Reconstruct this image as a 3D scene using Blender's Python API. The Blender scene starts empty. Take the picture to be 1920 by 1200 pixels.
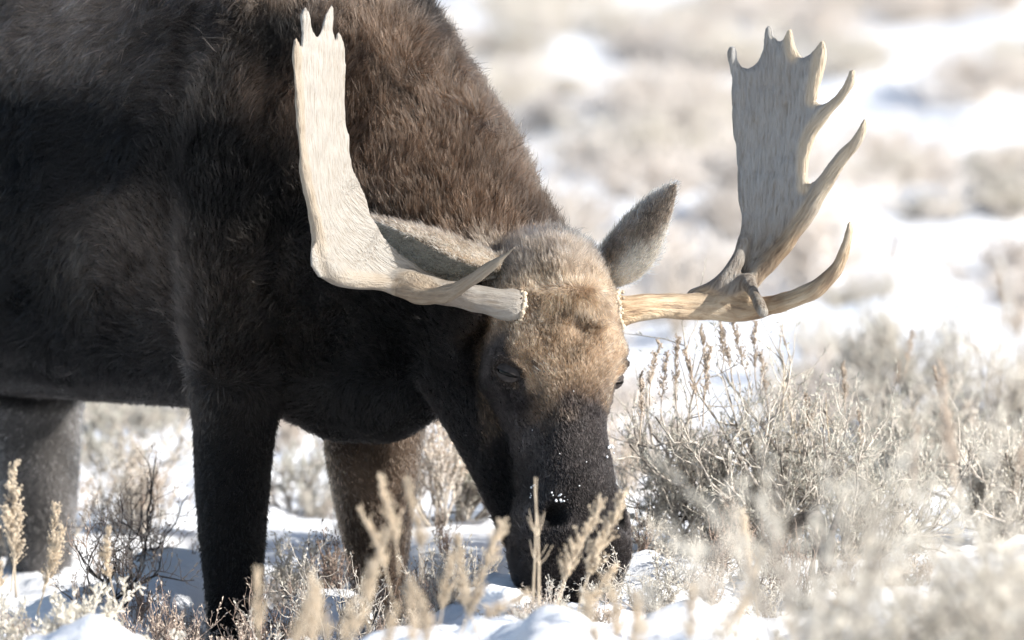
import bpy, math, random
import numpy as np
from mathutils import Vector, Matrix, geometry, kdtree
from math import radians, sin, cos, tan, pi

SC = bpy.context.scene
COL = SC.collection

# ------------------------------------------------------------------ camera
CAM_D, CAM_H, PITCH, KPX = 15.0, 1.98, radians(5.0), 15000.0
cam_d = bpy.data.cameras.new('camera')
cam = bpy.data.objects.new('camera', cam_d)
COL.objects.link(cam)
cam.location = (0, -CAM_D, CAM_H)
cam.rotation_euler = (pi / 2 - PITCH, 0, 0)
cam_d.sensor_width = 36.0
cam_d.lens = 281.25
cam_d.clip_start = 0.5
cam_d.clip_end = 2000
cam_d.dof.use_dof = True
cam_d.dof.focus_distance = 15.0
cam_d.dof.aperture_fstop = 3.5
SC.camera = cam

# ------------------------------------------------------------------ world, sun, exposure
SUN_AZ, SUN_EL = radians(70), radians(28)      # azimuth measured from the viewer's direction round to the right
wd = bpy.data.worlds.new('World'); SC.world = wd; wd.use_nodes = True
wn = wd.node_tree.nodes; wl = wd.node_tree.links
sky = wn.new('ShaderNodeTexSky'); sky.sky_type = 'NISHITA'; sky.sun_disc = False
sky.sun_elevation = SUN_EL
sun_dir = Vector((sin(SUN_AZ) * cos(SUN_EL), -cos(SUN_AZ) * cos(SUN_EL), sin(SUN_EL)))
sky.sun_rotation = math.atan2(sun_dir.x, sun_dir.y)
wl.new(sky.outputs[0], wn['Background'].inputs[0])
wn['Background'].inputs[1].default_value = 0.09
sl = bpy.data.lights.new('sun', 'SUN'); sl.energy = 4.6; sl.angle = radians(0.53); sl.color = (1.0, 0.96, 0.90)
so = bpy.data.objects.new('sun', sl); COL.objects.link(so)
so.rotation_euler = sun_dir.to_track_quat('Z', 'Y').to_euler()
so.location = (5, 0, 6)
SC.view_settings.view_transform = 'Standard'
SC.view_settings.look = 'None'
SC.view_settings.gamma = 1.0
SC.view_settings.exposure = 1.0
SC.render.engine = 'CYCLES'
SC.cycles.max_bounces = 8
SC.cycles.use_denoising = True
SC.cycles_curves.shape = 'RIBBONS'

FUR_N = 560000
rng = np.random.default_rng(7)
random.seed(7)


# ------------------------------------------------------------------ helpers
def P(px, py, Y):
    """world point at depth Y seen at photograph pixel (px, py): used for measuring where things stand"""
    x = (px - 960) / KPX; y = -(py - 600) / KPX
    dx, dy, dz = x, cos(PITCH) + y * sin(PITCH), -sin(PITCH) + y * cos(PITCH)
    t = (Y + CAM_D) / dy
    return np.array([t * dx, Y, CAM_H + t * dz])


def V(*a): return np.array(a, float)


def unit(v):
    v = np.asarray(v, float)
    return v / (np.linalg.norm(v) + 1e-12)


def units(v): return v / (np.linalg.norm(v, axis=-1, keepdims=True) + 1e-12)


def mesh_np(name, verts, faces):
    me = bpy.data.meshes.new(name)
    me.from_pydata([tuple(v) for v in verts], [], [tuple(int(i) for i in f) for f in faces])
    me.update()
    return me


def mesh_fast(name, verts, tris=None, quads=None):
    me = bpy.data.meshes.new(name)
    verts = np.asarray(verts, np.float32)
    me.vertices.add(len(verts)); me.vertices.foreach_set('co', verts.ravel())
    parts, starts, tot = [], [], 0
    if tris is not None and len(tris):
        tris = np.asarray(tris, np.int32); parts.append(tris.ravel()); starts.append(np.arange(len(tris)) * 3); tot += tris.size
    if quads is not None and len(quads):
        quads = np.asarray(quads, np.int32); parts.append(quads.ravel()); starts.append(tot + np.arange(len(quads)) * 4)
    loops = np.concatenate(parts).astype(np.int32); st = np.concatenate(starts).astype(np.int32)
    me.loops.add(len(loops)); me.loops.foreach_set('vertex_index', loops)
    me.polygons.add(len(st)); me.polygons.foreach_set('loop_start', st)
    me.update(calc_edges=True); me.validate()
    return me


def link(name, me, mat=None, parent=None, smooth=True):
    o = bpy.data.objects.new(name, me)
    COL.objects.link(o)
    if mat is not None:
        if len(me.materials) == 0: me.materials.append(mat)
    if smooth and hasattr(me, 'polygons'):
        me.polygons.foreach_set('use_smooth', np.ones(len(me.polygons), bool))
    if parent is not None: o.parent = parent
    return o


def tag(o, label=None, cat=None, group=None, kind=None):
    if label: o['label'] = label
    if cat: o['category'] = cat
    if group: o['group'] = group
    if kind: o['kind'] = kind
    return o


def empty(name, loc=(0, 0, 0)):
    o = bpy.data.objects.new(name, None); COL.objects.link(o); o.location = tuple(loc); o.empty_display_size = 0.1
    return o


class Acc:
    """collects shapes for one mesh"""
    def __init__(s): s.v = []; s.t = []; s.q = []; s.n = 0

    def add(s, v, t=None, q=None):
        v = np.asarray(v, float)
        if t is not None and len(t): s.t.append(np.asarray(t, int) + s.n)
        if q is not None and len(q): s.q.append(np.asarray(q, int) + s.n)
        s.v.append(v); s.n += len(v)

    def tube(s, pts, rad, k=6, cap=True, squash=None):
        pts = np.asarray(pts, float); n = len(pts); rad = np.broadcast_to(np.asarray(rad, float), (n,))
        T = np.gradient(pts, axis=0); T = units(T)
        ref = V(0, 0, 1) if abs(T[0][2]) < 0.9 else V(1, 0, 0)
        U = unit(np.cross(T[0], ref)); vv = []
        for i in range(n):
            U = unit(U - T[i] * np.dot(U, T[i])); W = np.cross(T[i], U)
            a = np.arange(k) * 2 * pi / k
            vv.append(pts[i] + rad[i] * (np.outer(np.cos(a), U) + np.outer(np.sin(a), W)))
        v = np.concatenate(vv)
        i0 = (np.arange(n - 1)[:, None] * k + np.arange(k)[None]).ravel()
        i1 = (np.arange(n - 1)[:, None] * k + (np.arange(k)[None] + 1) % k).ravel()
        q = np.stack([i0, i1, i1 + k, i0 + k], 1)
        t = []
        if cap:
            v = np.concatenate([v, [pts[0], pts[-1]]]); a, b = n * k, n * k + 1
            for j in range(k):
                t.append((a, (j + 1) % k, j)); t.append((b, (n - 1) * k + j, (n - 1) * k + (j + 1) % k))
        s.add(v, t, q)

    def loft(s, rings):
        """rings: list of (n,3) arrays of equal n; closed and capped"""
        n = len(rings[0]); m = len(rings)
        v = np.concatenate(rings)
        i0 = (np.arange(m - 1)[:, None] * n + np.arange(n)[None]).ravel()
        i1 = (np.arange(m - 1)[:, None] * n + (np.arange(n)[None] + 1) % n).ravel()
        q = np.stack([i0, i1, i1 + n, i0 + n], 1)
        v = np.concatenate([v, [rings[0].mean(0), rings[-1].mean(0)]]); a, b = m * n, m * n + 1
        t = []
        for j in range(n):
            t.append((a, (j + 1) % n, j)); t.append((b, (m - 1) * n + j, (m - 1) * n + (j + 1) % n))
        s.add(v, t, q)

    def mesh(s, name):
        return mesh_fast(name, np.concatenate(s.v), np.concatenate(s.t) if s.t else None, np.concatenate(s.q) if s.q else None)


def ring(c, U, W, hu, wf, wb, ex=2.3, taper=1.0, n=28):
    """cross-section at c: half width hu along U; reaches wf along +W and wb along -W; taper narrows the -W side"""
    a = np.arange(n) * 2 * pi / n
    ca, sa = np.cos(a), np.sin(a)
    x = np.sign(ca) * np.abs(ca) ** (2 / ex); y = np.sign(sa) * np.abs(sa) ** (2 / ex)
    mid = (wf - wb) / 2; half = (wf + wb) / 2
    f = taper + (1 - taper) * (y + 1) / 2
    return np.asarray(c) + np.outer(x * hu * f, U) + np.outer(mid + y * half, W)


def smooth_path(pts, per=6):
    """Catmull-Rom through rows (any number of columns)"""
    p = np.asarray(pts, float); n = len(p); out = []
    for i in range(n - 1):
        a, b, c, d = p[max(i - 1, 0)], p[i], p[i + 1], p[min(i + 2, n - 1)]
        for k in range(per):
            u = k / per
            out.append(0.5 * ((2 * b) + (-a + c) * u + (2 * a - 5 * b + 4 * c - d) * u * u + (-a + 3 * b - 3 * c + d) * u ** 3))
    out.append(p[-1])
    return np.array(out)


def remeshed(name, me, voxel, iters, factor=0.5):
    o = bpy.data.objects.new(name + '_tmp', me); COL.objects.link(o)
    m = o.modifiers.new('r', 'REMESH'); m.mode = 'VOXEL'; m.voxel_size = voxel; m.use_smooth_shade = True
    if iters:
        s = o.modifiers.new('s', 'SMOOTH'); s.factor = factor; s.iterations = iters
    dg = bpy.context.evaluated_depsgraph_get(); dg.update()
    out = bpy.data.meshes.new_from_object(o.evaluated_get(dg)); out.name = name
    bpy.data.objects.remove(o); bpy.data.meshes.remove(me)
    return out


def co_of(me):
    a = np.empty(len(me.vertices) * 3, np.float32); me.vertices.foreach_get('co', a); return a.reshape(-1, 3).astype(float)


def no_of(me):
    a = np.empty(len(me.vertices) * 3, np.float32); me.vertices.foreach_get('normal', a); return a.reshape(-1, 3).astype(float)


def wob(p, f, seed):
    """cheap smooth noise in about -1..1 at points p"""
    r = np.random.default_rng(seed); s = 0
    for _ in range(5):
        k = r.normal(size=3); k = k / np.linalg.norm(k) * f * r.uniform(0.6, 1.6)
        s = s + np.sin(p @ k + r.uniform(0, 6.28))
    return s / 2.6


def sstep(a, b, x):
    t = np.clip((x - a) / (b - a), 0, 1); return t * t * (3 - 2 * t)


# ------------------------------------------------------------------ materials
def mat_new(name):
    m = bpy.data.materials.new(name); m.use_nodes = True
    return m, m.node_tree.nodes, m.node_tree.links, m.node_tree.nodes['Principled BSDF']


def noise(n, l, scale, detail=4, rough=0.6, vec=None):
    t = n.new('ShaderNodeTexNoise'); t.inputs['Scale'].default_value = scale
    t.inputs['Detail'].default_value = detail; t.inputs['Roughness'].default_value = rough
    if vec is not None: l.new(vec, t.inputs['Vector'])
    return t


def ramp(n, l, fac, stops):
    r = n.new('ShaderNodeValToRGB')
    while len(r.color_ramp.elements) < len(stops): r.color_ramp.elements.new(0.5)
    for e, (p, c) in zip(r.color_ramp.elements, stops):
        e.position = p; e.color = (*c, 1)
    l.new(fac, r.inputs[0])
    return r


def mat_snow():
    m, n, l, b = mat_new('snow')
    tc = n.new('ShaderNodeTexCoord')
    t = noise(n, l, 9, 8, 0.62, tc.outputs['Object'])
    r = ramp(n, l, t.outputs[0], [(0.3, (0.80, 0.82, 0.85)), (0.7, (0.90, 0.90, 0.91))])
    l.new(r.outputs[0], b.inputs['Base Color'])
    b.inputs['Roughness'].default_value = 0.55
    b.inputs['Specular IOR Level'].default_value = 0.25
    t2 = noise(n, l, 60, 8, 0.7, tc.outputs['Object'])
    bp = n.new('ShaderNodeBump'); bp.inputs['Strength'].default_value = 0.5; bp.inputs['Distance'].default_value = 0.012
    l.new(t2.outputs[0], bp.inputs['Height']); l.new(bp.outputs[0], b.inputs['Normal'])
    return m


def mat_simple(name, stops, scale=30, rough=0.8, spec=0.2, bump=0.0, trans=0.0, rand=0.0):
    m, n, l, b = mat_new(name)
    tc = n.new('ShaderNodeTexCoord')
    t = noise(n, l, scale, 5, 0.6, tc.outputs['Object'])
    r = ramp(n, l, t.outputs[0], stops)
    col = r.outputs[0]
    if rand:
        oi = n.new('ShaderNodeObjectInfo'); hs = n.new('ShaderNodeHueSaturation')
        mp = n.new('ShaderNodeMapRange'); mp.inputs[3].default_value = 1 - rand; mp.inputs[4].default_value = 1 + rand
        l.new(oi.outputs['Random'], mp.inputs[0]); l.new(mp.outputs[0], hs.inputs['Value']); l.new(col, hs.inputs['Color'])
        col = hs.outputs[0]
    l.new(col, b.inputs['Base Color'])
    b.inputs['Roughness'].default_value = rough; b.inputs['Specular IOR Level'].default_value = spec
    if bump:
        bp = n.new('ShaderNodeBump'); bp.inputs['Strength'].default_value = bump; bp.inputs['Distance'].default_value = 0.004
        l.new(t.outputs[0], bp.inputs['Height']); l.new(bp.outputs[0], b.inputs['Normal'])
    if trans:
        td = n.new('ShaderNodeBsdfTranslucent'); l.new(col, td.inputs[0])
        mx = n.new('ShaderNodeMixShader'); mx.inputs[0].default_value = trans
        l.new(b.outputs[0], mx.inputs[1]); l.new(td.outputs[0], mx.inputs[2])
        l.new(mx.outputs[0], n['Material Output'].inputs[0])
    return m


def mat_antler():
    m, n, l, b = mat_new('antler_bone')

    def grain(scale, detail):
        out = []
        for nm in ('grain', 'grain2'):                      # (along, across, across) coordinates of the growth lines
            at = n.new('ShaderNodeAttribute'); at.attribute_name = nm
            mp = n.new('ShaderNodeMapping'); mp.inputs['Scale'].default_value = scale; l.new(at.outputs['Vector'], mp.inputs[0])
            out.append(noise(n, l, 1.0, detail, 0.62, mp.outputs[0]).outputs[0])
        gm_ = n.new('ShaderNodeAttribute'); gm_.attribute_name = 'gmix'
        mx = n.new('ShaderNodeMix'); l.new(gm_.outputs['Fac'], mx.inputs[0]); l.new(out[0], mx.inputs[2]); l.new(out[1], mx.inputs[3])
        return mx.outputs[0]
    g = grain((10, 85, 85), 6); g2 = grain((28, 210, 210), 4)
    tc = n.new('ShaderNodeTexCoord')
    big = noise(n, l, 8, 5, 0.62, tc.outputs['Object'])
    r = ramp(n, l, g, [(0.36, (0.15, 0.09, 0.05)), (0.45, (0.38, 0.285, 0.19)), (0.52, (0.52, 0.44, 0.34)), (0.64, (0.62, 0.57, 0.49))])
    r2 = ramp(n, l, big.outputs[0], [(0.36, (0.62, 0.50, 0.38)), (0.58, (1, 1, 1))])
    mx = n.new('ShaderNodeMix'); mx.data_type = 'RGBA'; mx.blend_type = 'MULTIPLY'; mx.inputs[0].default_value = 1
    l.new(r.outputs[0], mx.inputs[6]); l.new(r2.outputs[0], mx.inputs[7])
    bl = n.new('ShaderNodeAttribute'); bl.attribute_name = 'bleach'      # worn paleness; on the broad palm also the grey of its painted shade
    mx2 = n.new('ShaderNodeMix'); mx2.data_type = 'RGBA'
    l.new(bl.outputs['Fac'], mx2.inputs[0]); l.new(mx.outputs[2], mx2.inputs[6])
    r3 = ramp(n, l, g2, [(0.30, (0.46, 0.40, 0.33)), (0.44, (0.59, 0.55, 0.49)), (0.60, (0.66, 0.63, 0.58))])
    l.new(r3.outputs[0], mx2.inputs[7])
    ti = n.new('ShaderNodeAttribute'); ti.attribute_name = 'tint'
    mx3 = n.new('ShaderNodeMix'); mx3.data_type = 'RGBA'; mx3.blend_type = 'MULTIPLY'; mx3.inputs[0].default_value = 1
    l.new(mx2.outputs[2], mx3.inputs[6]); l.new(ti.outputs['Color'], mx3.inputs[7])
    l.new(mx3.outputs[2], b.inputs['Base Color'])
    b.inputs['Roughness'].default_value = 0.52; b.inputs['Specular IOR Level'].default_value = 0.3
    ad = n.new('ShaderNodeMath'); ad.operation = 'ADD'; l.new(g, ad.inputs[0]); l.new(g2, ad.inputs[1])
    bp = n.new('ShaderNodeBump'); bp.inputs['Strength'].default_value = 0.85; bp.inputs['Distance'].default_value = 0.008
    l.new(ad.outputs[0], bp.inputs['Height']); l.new(bp.outputs[0], b.inputs['Normal'])
    return m


def mat_hide():
    m, n, l, b = mat_new('moose_hide')
    at = n.new('ShaderNodeAttribute'); at.attribute_name = 'col'
    tc = n.new('ShaderNodeTexCoord')
    t = noise(n, l, 120, 4, 0.6, tc.outputs['Object'])
    hs = n.new('ShaderNodeHueSaturation'); l.new(at.outputs['Color'], hs.inputs['Color'])
    mr = n.new('ShaderNodeMapRange'); mr.inputs[3].default_value = 0.35; mr.inputs[4].default_value = 0.95
    l.new(t.outputs[0], mr.inputs[0]); l.new(mr.outputs[0], hs.inputs['Value'])
    l.new(hs.outputs[0], b.inputs['Base Color'])
    b.inputs['Roughness'].default_value = 0.75; b.inputs['Specular IOR Level'].default_value = 0.15
    return m


def mat_fur():
    m = bpy.data.materials.new('moose_fur'); m.use_nodes = True
    n, l = m.node_tree.nodes, m.node_tree.links
    n.remove(n['Principled BSDF'])
    at = n.new('ShaderNodeAttribute'); at.attribute_name = 'col'
    h = n.new('ShaderNodeBsdfHairPrincipled'); h.parametrization = 'COLOR'
    l.new(at.outputs['Color'], h.inputs['Color'])
    h.inputs['Roughness'].default_value = 0.36; h.inputs['Radial Roughness'].default_value = 0.55; h.inputs['IOR'].default_value = 1.30
    h.inputs['Coat'].default_value = 0.0
    l.new(h.outputs[0], n['Material Output'].inputs[0])
    return m


M = dict(
    snow=mat_snow(), antler=mat_antler(), hide=mat_hide(), fur=mat_fur(),
    bark=mat_simple('sage_bark', [(0.34, (0.07, 0.06, 0.05)), (0.47, (0.30, 0.265, 0.23)), (0.62, (0.60, 0.56, 0.50))], 60, 0.9, 0.1, 0.6),
    darkbark=mat_simple('old_sage_bark', [(0.38, (0.03, 0.026, 0.024)), (0.52, (0.10, 0.085, 0.075)), (0.66, (0.42, 0.36, 0.31))], 45, 0.9, 0.1, 0.8),
    twig=mat_simple('sage_twig', [(0.32, (0.26, 0.22, 0.19)), (0.6, (0.64, 0.585, 0.51))], 50, 0.85, 0.1),
    redtwig=mat_simple('reddish_twig', [(0.3, (0.16, 0.11, 0.09)), (0.6, (0.42, 0.32, 0.26))], 50, 0.85, 0.1),
    leaf=mat_simple('sage_leaf', [(0.3, (0.42, 0.41, 0.35)), (0.6, (0.63, 0.615, 0.54))], 40, 0.75, 0.15, 0, 0.25, 0.12),
    paleleaf=mat_simple('dry_sage_leaf', [(0.3, (0.58, 0.54, 0.46)), (0.6, (0.74, 0.70, 0.62))], 40, 0.75, 0.15, 0, 0.3, 0.15),
    seed=mat_simple('dry_flower_head', [(0.3, (0.42, 0.34, 0.27)), (0.6, (0.68, 0.58, 0.48))], 70, 0.8, 0.1, 0, 0.25, 0.1),
    straw=mat_simple('dry_straw', [(0.3, (0.60, 0.49, 0.36)), (0.6, (0.80, 0.69, 0.54))], 50, 0.75, 0.15, 0, 0.25, 0.1),
    tanleaf=mat_simple('dry_tan_leaf', [(0.3, (0.66, 0.595, 0.535)), (0.6, (0.80, 0.745, 0.69))], 40, 0.75, 0.15, 0, 0.3, 0.12),
    paletwig=mat_simple('pale_twig', [(0.3, (0.56, 0.50, 0.45)), (0.6, (0.74, 0.69, 0.63))], 40, 0.8, 0.1),
    budleaf=mat_simple('dark_bud', [(0.3, (0.10, 0.085, 0.075)), (0.6, (0.28, 0.23, 0.19))], 40, 0.8, 0.1),
    eye=mat_simple('eye_wet', [(0.3, (0.002, 0.002, 0.002)), (0.7, (0.005, 0.004, 0.003))], 20, 0.15, 0.15),
    lid=mat_simple('eyelid_skin', [(0.3, (0.025, 0.021, 0.020)), (0.7, (0.070, 0.060, 0.056))], 60, 0.75, 0.15, 0.5),
    burr=mat_simple('burr_bone', [(0.38, (0.22, 0.15, 0.10)), (0.50, (0.46, 0.38, 0.28)), (0.62, (0.60, 0.53, 0.43))], 60, 0.5, 0.3, 0.4),
)


# ------------------------------------------------------------------ snow-covered ground
def gz(x, y):
    x = np.asarray(x, float); y = np.asarray(y, float)
    p = np.stack([x, y, 0 * x], -1)
    far = sstep(2.5, 8, y)
    z = 0.02 + 0.03 * wob(p, 5.0, 1) + 0.012 * wob(p, 16, 2) + 0.006 * wob(p, 38, 3)
    z = z + (0.019 * np.abs(wob(p, 46, 6)) + 0.005 * wob(p, 120, 7)) * (1 - sstep(3, 5, y)) * (1 - sstep(1.4, 1.8, np.abs(x)))
    z = z + far * (0.05 * wob(p, 1.6, 4) + 0.07 * np.maximum(0, wob(p, 4.5, 5)))
    z = z + (0.15 - .06 * (1 - sstep(-.15, .25, y))) * sstep(-0.30, 0.10, x) * sstep(-1.6, -0.5, y) * (1 - sstep(1.2, 3.2, y))
    near = 1 - sstep(-1.35, -0.72, y + 0.10 * np.sin(x * 7 + 1) + 0.05 * np.sin(x * 17))
    dip = np.exp(-((x + 0.51) / 0.085) ** 2)
    z = z + near * (0.205 + 0.03 * np.sin(x * 9 + 0.6) + 0.02 * np.sin(x * 23) - 0.17 * dip)
    z = z - 0.04 * np.exp(-(((x + 0.54) / 0.2) ** 2 + ((y - 0.35) / 0.3) ** 2))
    for (px, py, Y, r, h) in MOUNDS:
        c = P(px, py, Y); d2 = ((x - c[0]) / r) ** 2 + ((y - c[1]) / (r * 1.6)) ** 2
        lump = np.clip(1 - d2 * .5 + .12 * wob(p, 22, int(px)), 0, 1)
        z = z + np.maximum(0, c[2] - z) * lump * lump * (3 - 2 * lump)
    return z


# snow pillows lying over low brush: (pixel of the top, depth, radius, unused)
MOUNDS = [(310, 1035, 0.75, 0.13, 0), (250, 970, 1.9, 0.22, 0), (180, 1100, 0.5, 0.14, 0), (560, 985, 1.5, 0.2, 0),
          (860, 980, 1.1, 0.22, 0), (1300, 1008, 0.75, 0.34, 0), (1500, 1060, 0.35, 0.22, 0),
          (600, 1110, 0.35, 0.10, 0), (950, 1100, -0.05, 0.07, 0), (1250, 1100, 0.05, 0.12, 0)]


def spaced(lo, hi, fine_lo, fine_hi, step, growth):
    a = list(np.arange(fine_lo, fine_hi, step))
    s = step; v = fine_hi
    while v < hi: a.append(v); s *= growth; v += s
    a.append(hi); s = step; v = fine_lo - step
    while v > lo: a.insert(0, v); s *= growth; v -= s
    a.insert(0, lo)
    return np.array(a)


gx = spaced(-300, 300, -1.6, 1.6, 0.016, 1.06)
gy = spaced(-40, 900, -2.2, 2.6, 0.02, 1.03)
GX, GY = np.meshgrid(gx, gy)
GZ = gz(GX.ravel(), GY.ravel())
nx, ny = len(gx), len(gy)
ii = (np.arange(ny - 1)[:, None] * nx + np.arange(nx - 1)[None]).ravel()
gm = mesh_fast('snow_ground', np.stack([GX.ravel(), GY.ravel(), GZ], 1), None, np.stack([ii, ii + 1, ii + nx + 1, ii + nx], 1))
tag(link('snow_ground', gm, M['snow']), 'uneven white snow covering the ground', None, None, 'structure')

# ------------------------------------------------------------------ the moose: skeleton frames
F = unit(V(0.64, -0.77, 0))            # the way the body points
R = V(F[1], -F[0], 0)                  # its right side, towards the viewer
UP = V(0, 0, 1)
O = V(-0.40, 0.50, 0)                  # between the forelegs


def B(s, r, z): return O + F * s + R * r + UP * z


HA = P(1040, 450, 0.13); HM = P(1083, 1082, -0.10)       # poll and muzzle
Ha = unit(HM - HA)
YAW = radians(25)
Hn = V(sin(YAW), -cos(YAW), 0); Hn = unit(Hn - Ha * np.dot(Hn, Ha))   # out of the face
Hw = unit(np.cross(Hn, Ha)); Hw = Hw if Hw[0] > 0 else -Hw          # to the moose's left


def H(t, w, n): return HA + Ha * t + Hw * w + Hn * n


def head_coords(p):
    d = p - HA
    return d @ Ha, d @ Hw, d @ Hn


bod = Acc()
# trunk
bod.loft([ring(B(s, 0, 0), R, UP, hw, zt, -zb, ex) for s, hw, zb, zt, ex in [
    (0.40, 0.05, 0.50, 0.70, 2), (0.36, 0.11, 0.45, 0.85, 2), (0.26, 0.17, 0.405, 1.05, 2.1), (0.12, 0.23, 0.395, 1.32, 2.1), (-0.05, 0.285, 0.445, 1.50, 2.3),
    (-0.30, 0.315, 0.43, 1.60, 2.3), (-0.60, 0.35, 0.42, 1.55, 2.3), (-0.90, 0.36, 0.41, 1.47, 2.3), (-1.15, 0.345, 0.43, 1.45, 2.3),
    (-1.40, 0.29, 0.52, 1.42, 2.3), (-1.58, 0.20, 0.66, 1.32, 2.2), (-1.68, 0.08, 0.85, 1.15, 2)]])
# neck
ncen = [(560, 130, .47, .30, .22), (640, 225, .42, .27, .21), (705, 315, .39, .262, .20), (790, 418, .325, .245, .185), (850, 490, .28, .215, .165),
        (920, 535, .235, .175, .14), (990, 560, .15, .13, .11)]
nr = []
for px, py, Y, rp, rd in ncen:
    nr.append(ring(P(px, py, Y), V(0.45, 0.89, 0), unit(V(0.66, 0.0, 0.75)), rd, rp - .018, rp, 2.2))
bod.loft(nr)
# throat, from chest to jaw
bod.loft([ring(P(px, py, Y), V(0.9, 0.3, 0), UP, a, b, b, 2.1) for px, py, Y, a, b in [
    (640, 560, .36, .12, .22), (730, 590, .30, .13, .19), (810, 610, .24, .13, .16), (880, 620, .19, .12, .14), (950, 640, .12, .10, .13)]])
bod.loft([ring(P(px, py, Y), V(0.9, 0.4, 0), UP, a, b, b, 2.1) for px, py, Y, a, b in [
    (820, 640, .20, .05, .06), (850, 690, .18, .075, .07), (890, 750, .14, .075, .08), (925, 830, .09, .062, .08), (950, 900, .05, .05, .08), (975, 980, .03, .045, .06), (990, 1030, .0, .03, .03)]])
# head
HR = [(-0.015, .05, .00, .10, 2, 1), (.01, .082, .035, .13, 2.1, 1), (.05, .102, .062, .16, 2.2, .95), (.12, .118, .082, .18, 2.3, .9), (.19, .126, .085, .20, 2.4, .85),
      (.26, .124, .080, .215, 2.4, .8), (.32, .106, .076, .215, 2.4, .75), (.37, .094, .076, .205, 2.4, .75), (.42, .088, .080, .19, 2.4, .75),
      (.49, .088, .086, .175, 2.4, .78), (.54, .103, .090, .175, 2.3, .85), (.60, .110, .086, .165, 2.3, .88), (.65, .104, .070, .145, 2.2, .9),
      (.69, .075, .045, .10, 2.1, .9), (.708, .04, .02, .05, 2, 1)]
bod.loft([ring(H(t, 0, 0), Hw, Hn, hw, nf, nb, ex, tp) for t, hw, nf, nb, ex, tp in HR])


def leg(rows, bottom):
    """rows: (x left, x right, y, depth, half depth) read from the photograph, continued below the snow"""
    rs = []
    for xl, xr, y, Y, hd in rows:
        c = P((xl + xr) / 2, y, Y); hw = (xr - xl) / 2 / 1000 * (CAM_D + Y) / CAM_D
        rs.append(ring(c, V(1, 0, 0), V(0, -1, 0), hw, hd, hd, 2.2 if y > 640 else 1.8))
    c = np.array([rs[-1].mean(0)[0], rs[-1].mean(0)[1], 0])
    for dz, hw, hd in bottom: rs.append(ring(c + UP * dz, V(1, 0, 0), V(0, -1, 0), hw, hd, hd, 2.2))
    bod.loft(rs)


low = [(-0.12, .045, .05), (-0.30, .042, .048), (-0.36, .06, .07), (-0.44, .065, .085)]
# right foreleg with its shoulder (nearest to the viewer)
leg([(400, 560, -120, .46, .10), (350, 610, 60, .41, .13), (332, 620, 250, .375, .14), (335, 610, 420, .36, .14), (340, 580, 560, .355, .13), (352, 556, 660, .355, .12),
     (362, 530, 740, .36, .11), (364, 512, 830, .37, .10), (368, 503, 930, .37, .095), (376, 496, 1020, .37, .085), (386, 490, 1110, .36, .075), (392, 486, 1200, .36, .07)], low)
# left foreleg
leg([(560, 800, 560, .52, .12), (600, 806, 680, .54, .12), (606, 800, 760, .56, .11), (610, 790, 850, .58, .10), (624, 778, 930, .60, .09), (640, 770, 1000, .61, .08),
     (655, 762, 1070, .62, .07), (665, 755, 1130, .62, .06)], low)
# left hind leg
leg([(-180, 190, 520, 1.25, .17), (-120, 170, 640, 1.30, .16), (-60, 158, 740, 1.34, .14), (-30, 150, 820, 1.36, .12), (-14, 146, 900, 1.37, .10), (4, 140, 980, 1.38, .085),
     (22, 132, 1060, 1.38, .07)], low)
# right hind leg, outside the picture
leg([(-700, -330, 520, .95, .16), (-660, -350, 640, .98, .16), (-620, -380, 740, 1.0, .13), (-590, -400, 850, 1.02, .11), (-570, -430, 980, 1.05, .08), (-560, -450, 1080, 1.05, .07)], low)
body_me = remeshed('body', bod.mesh('body_src'), 0.0062, 14)

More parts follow.
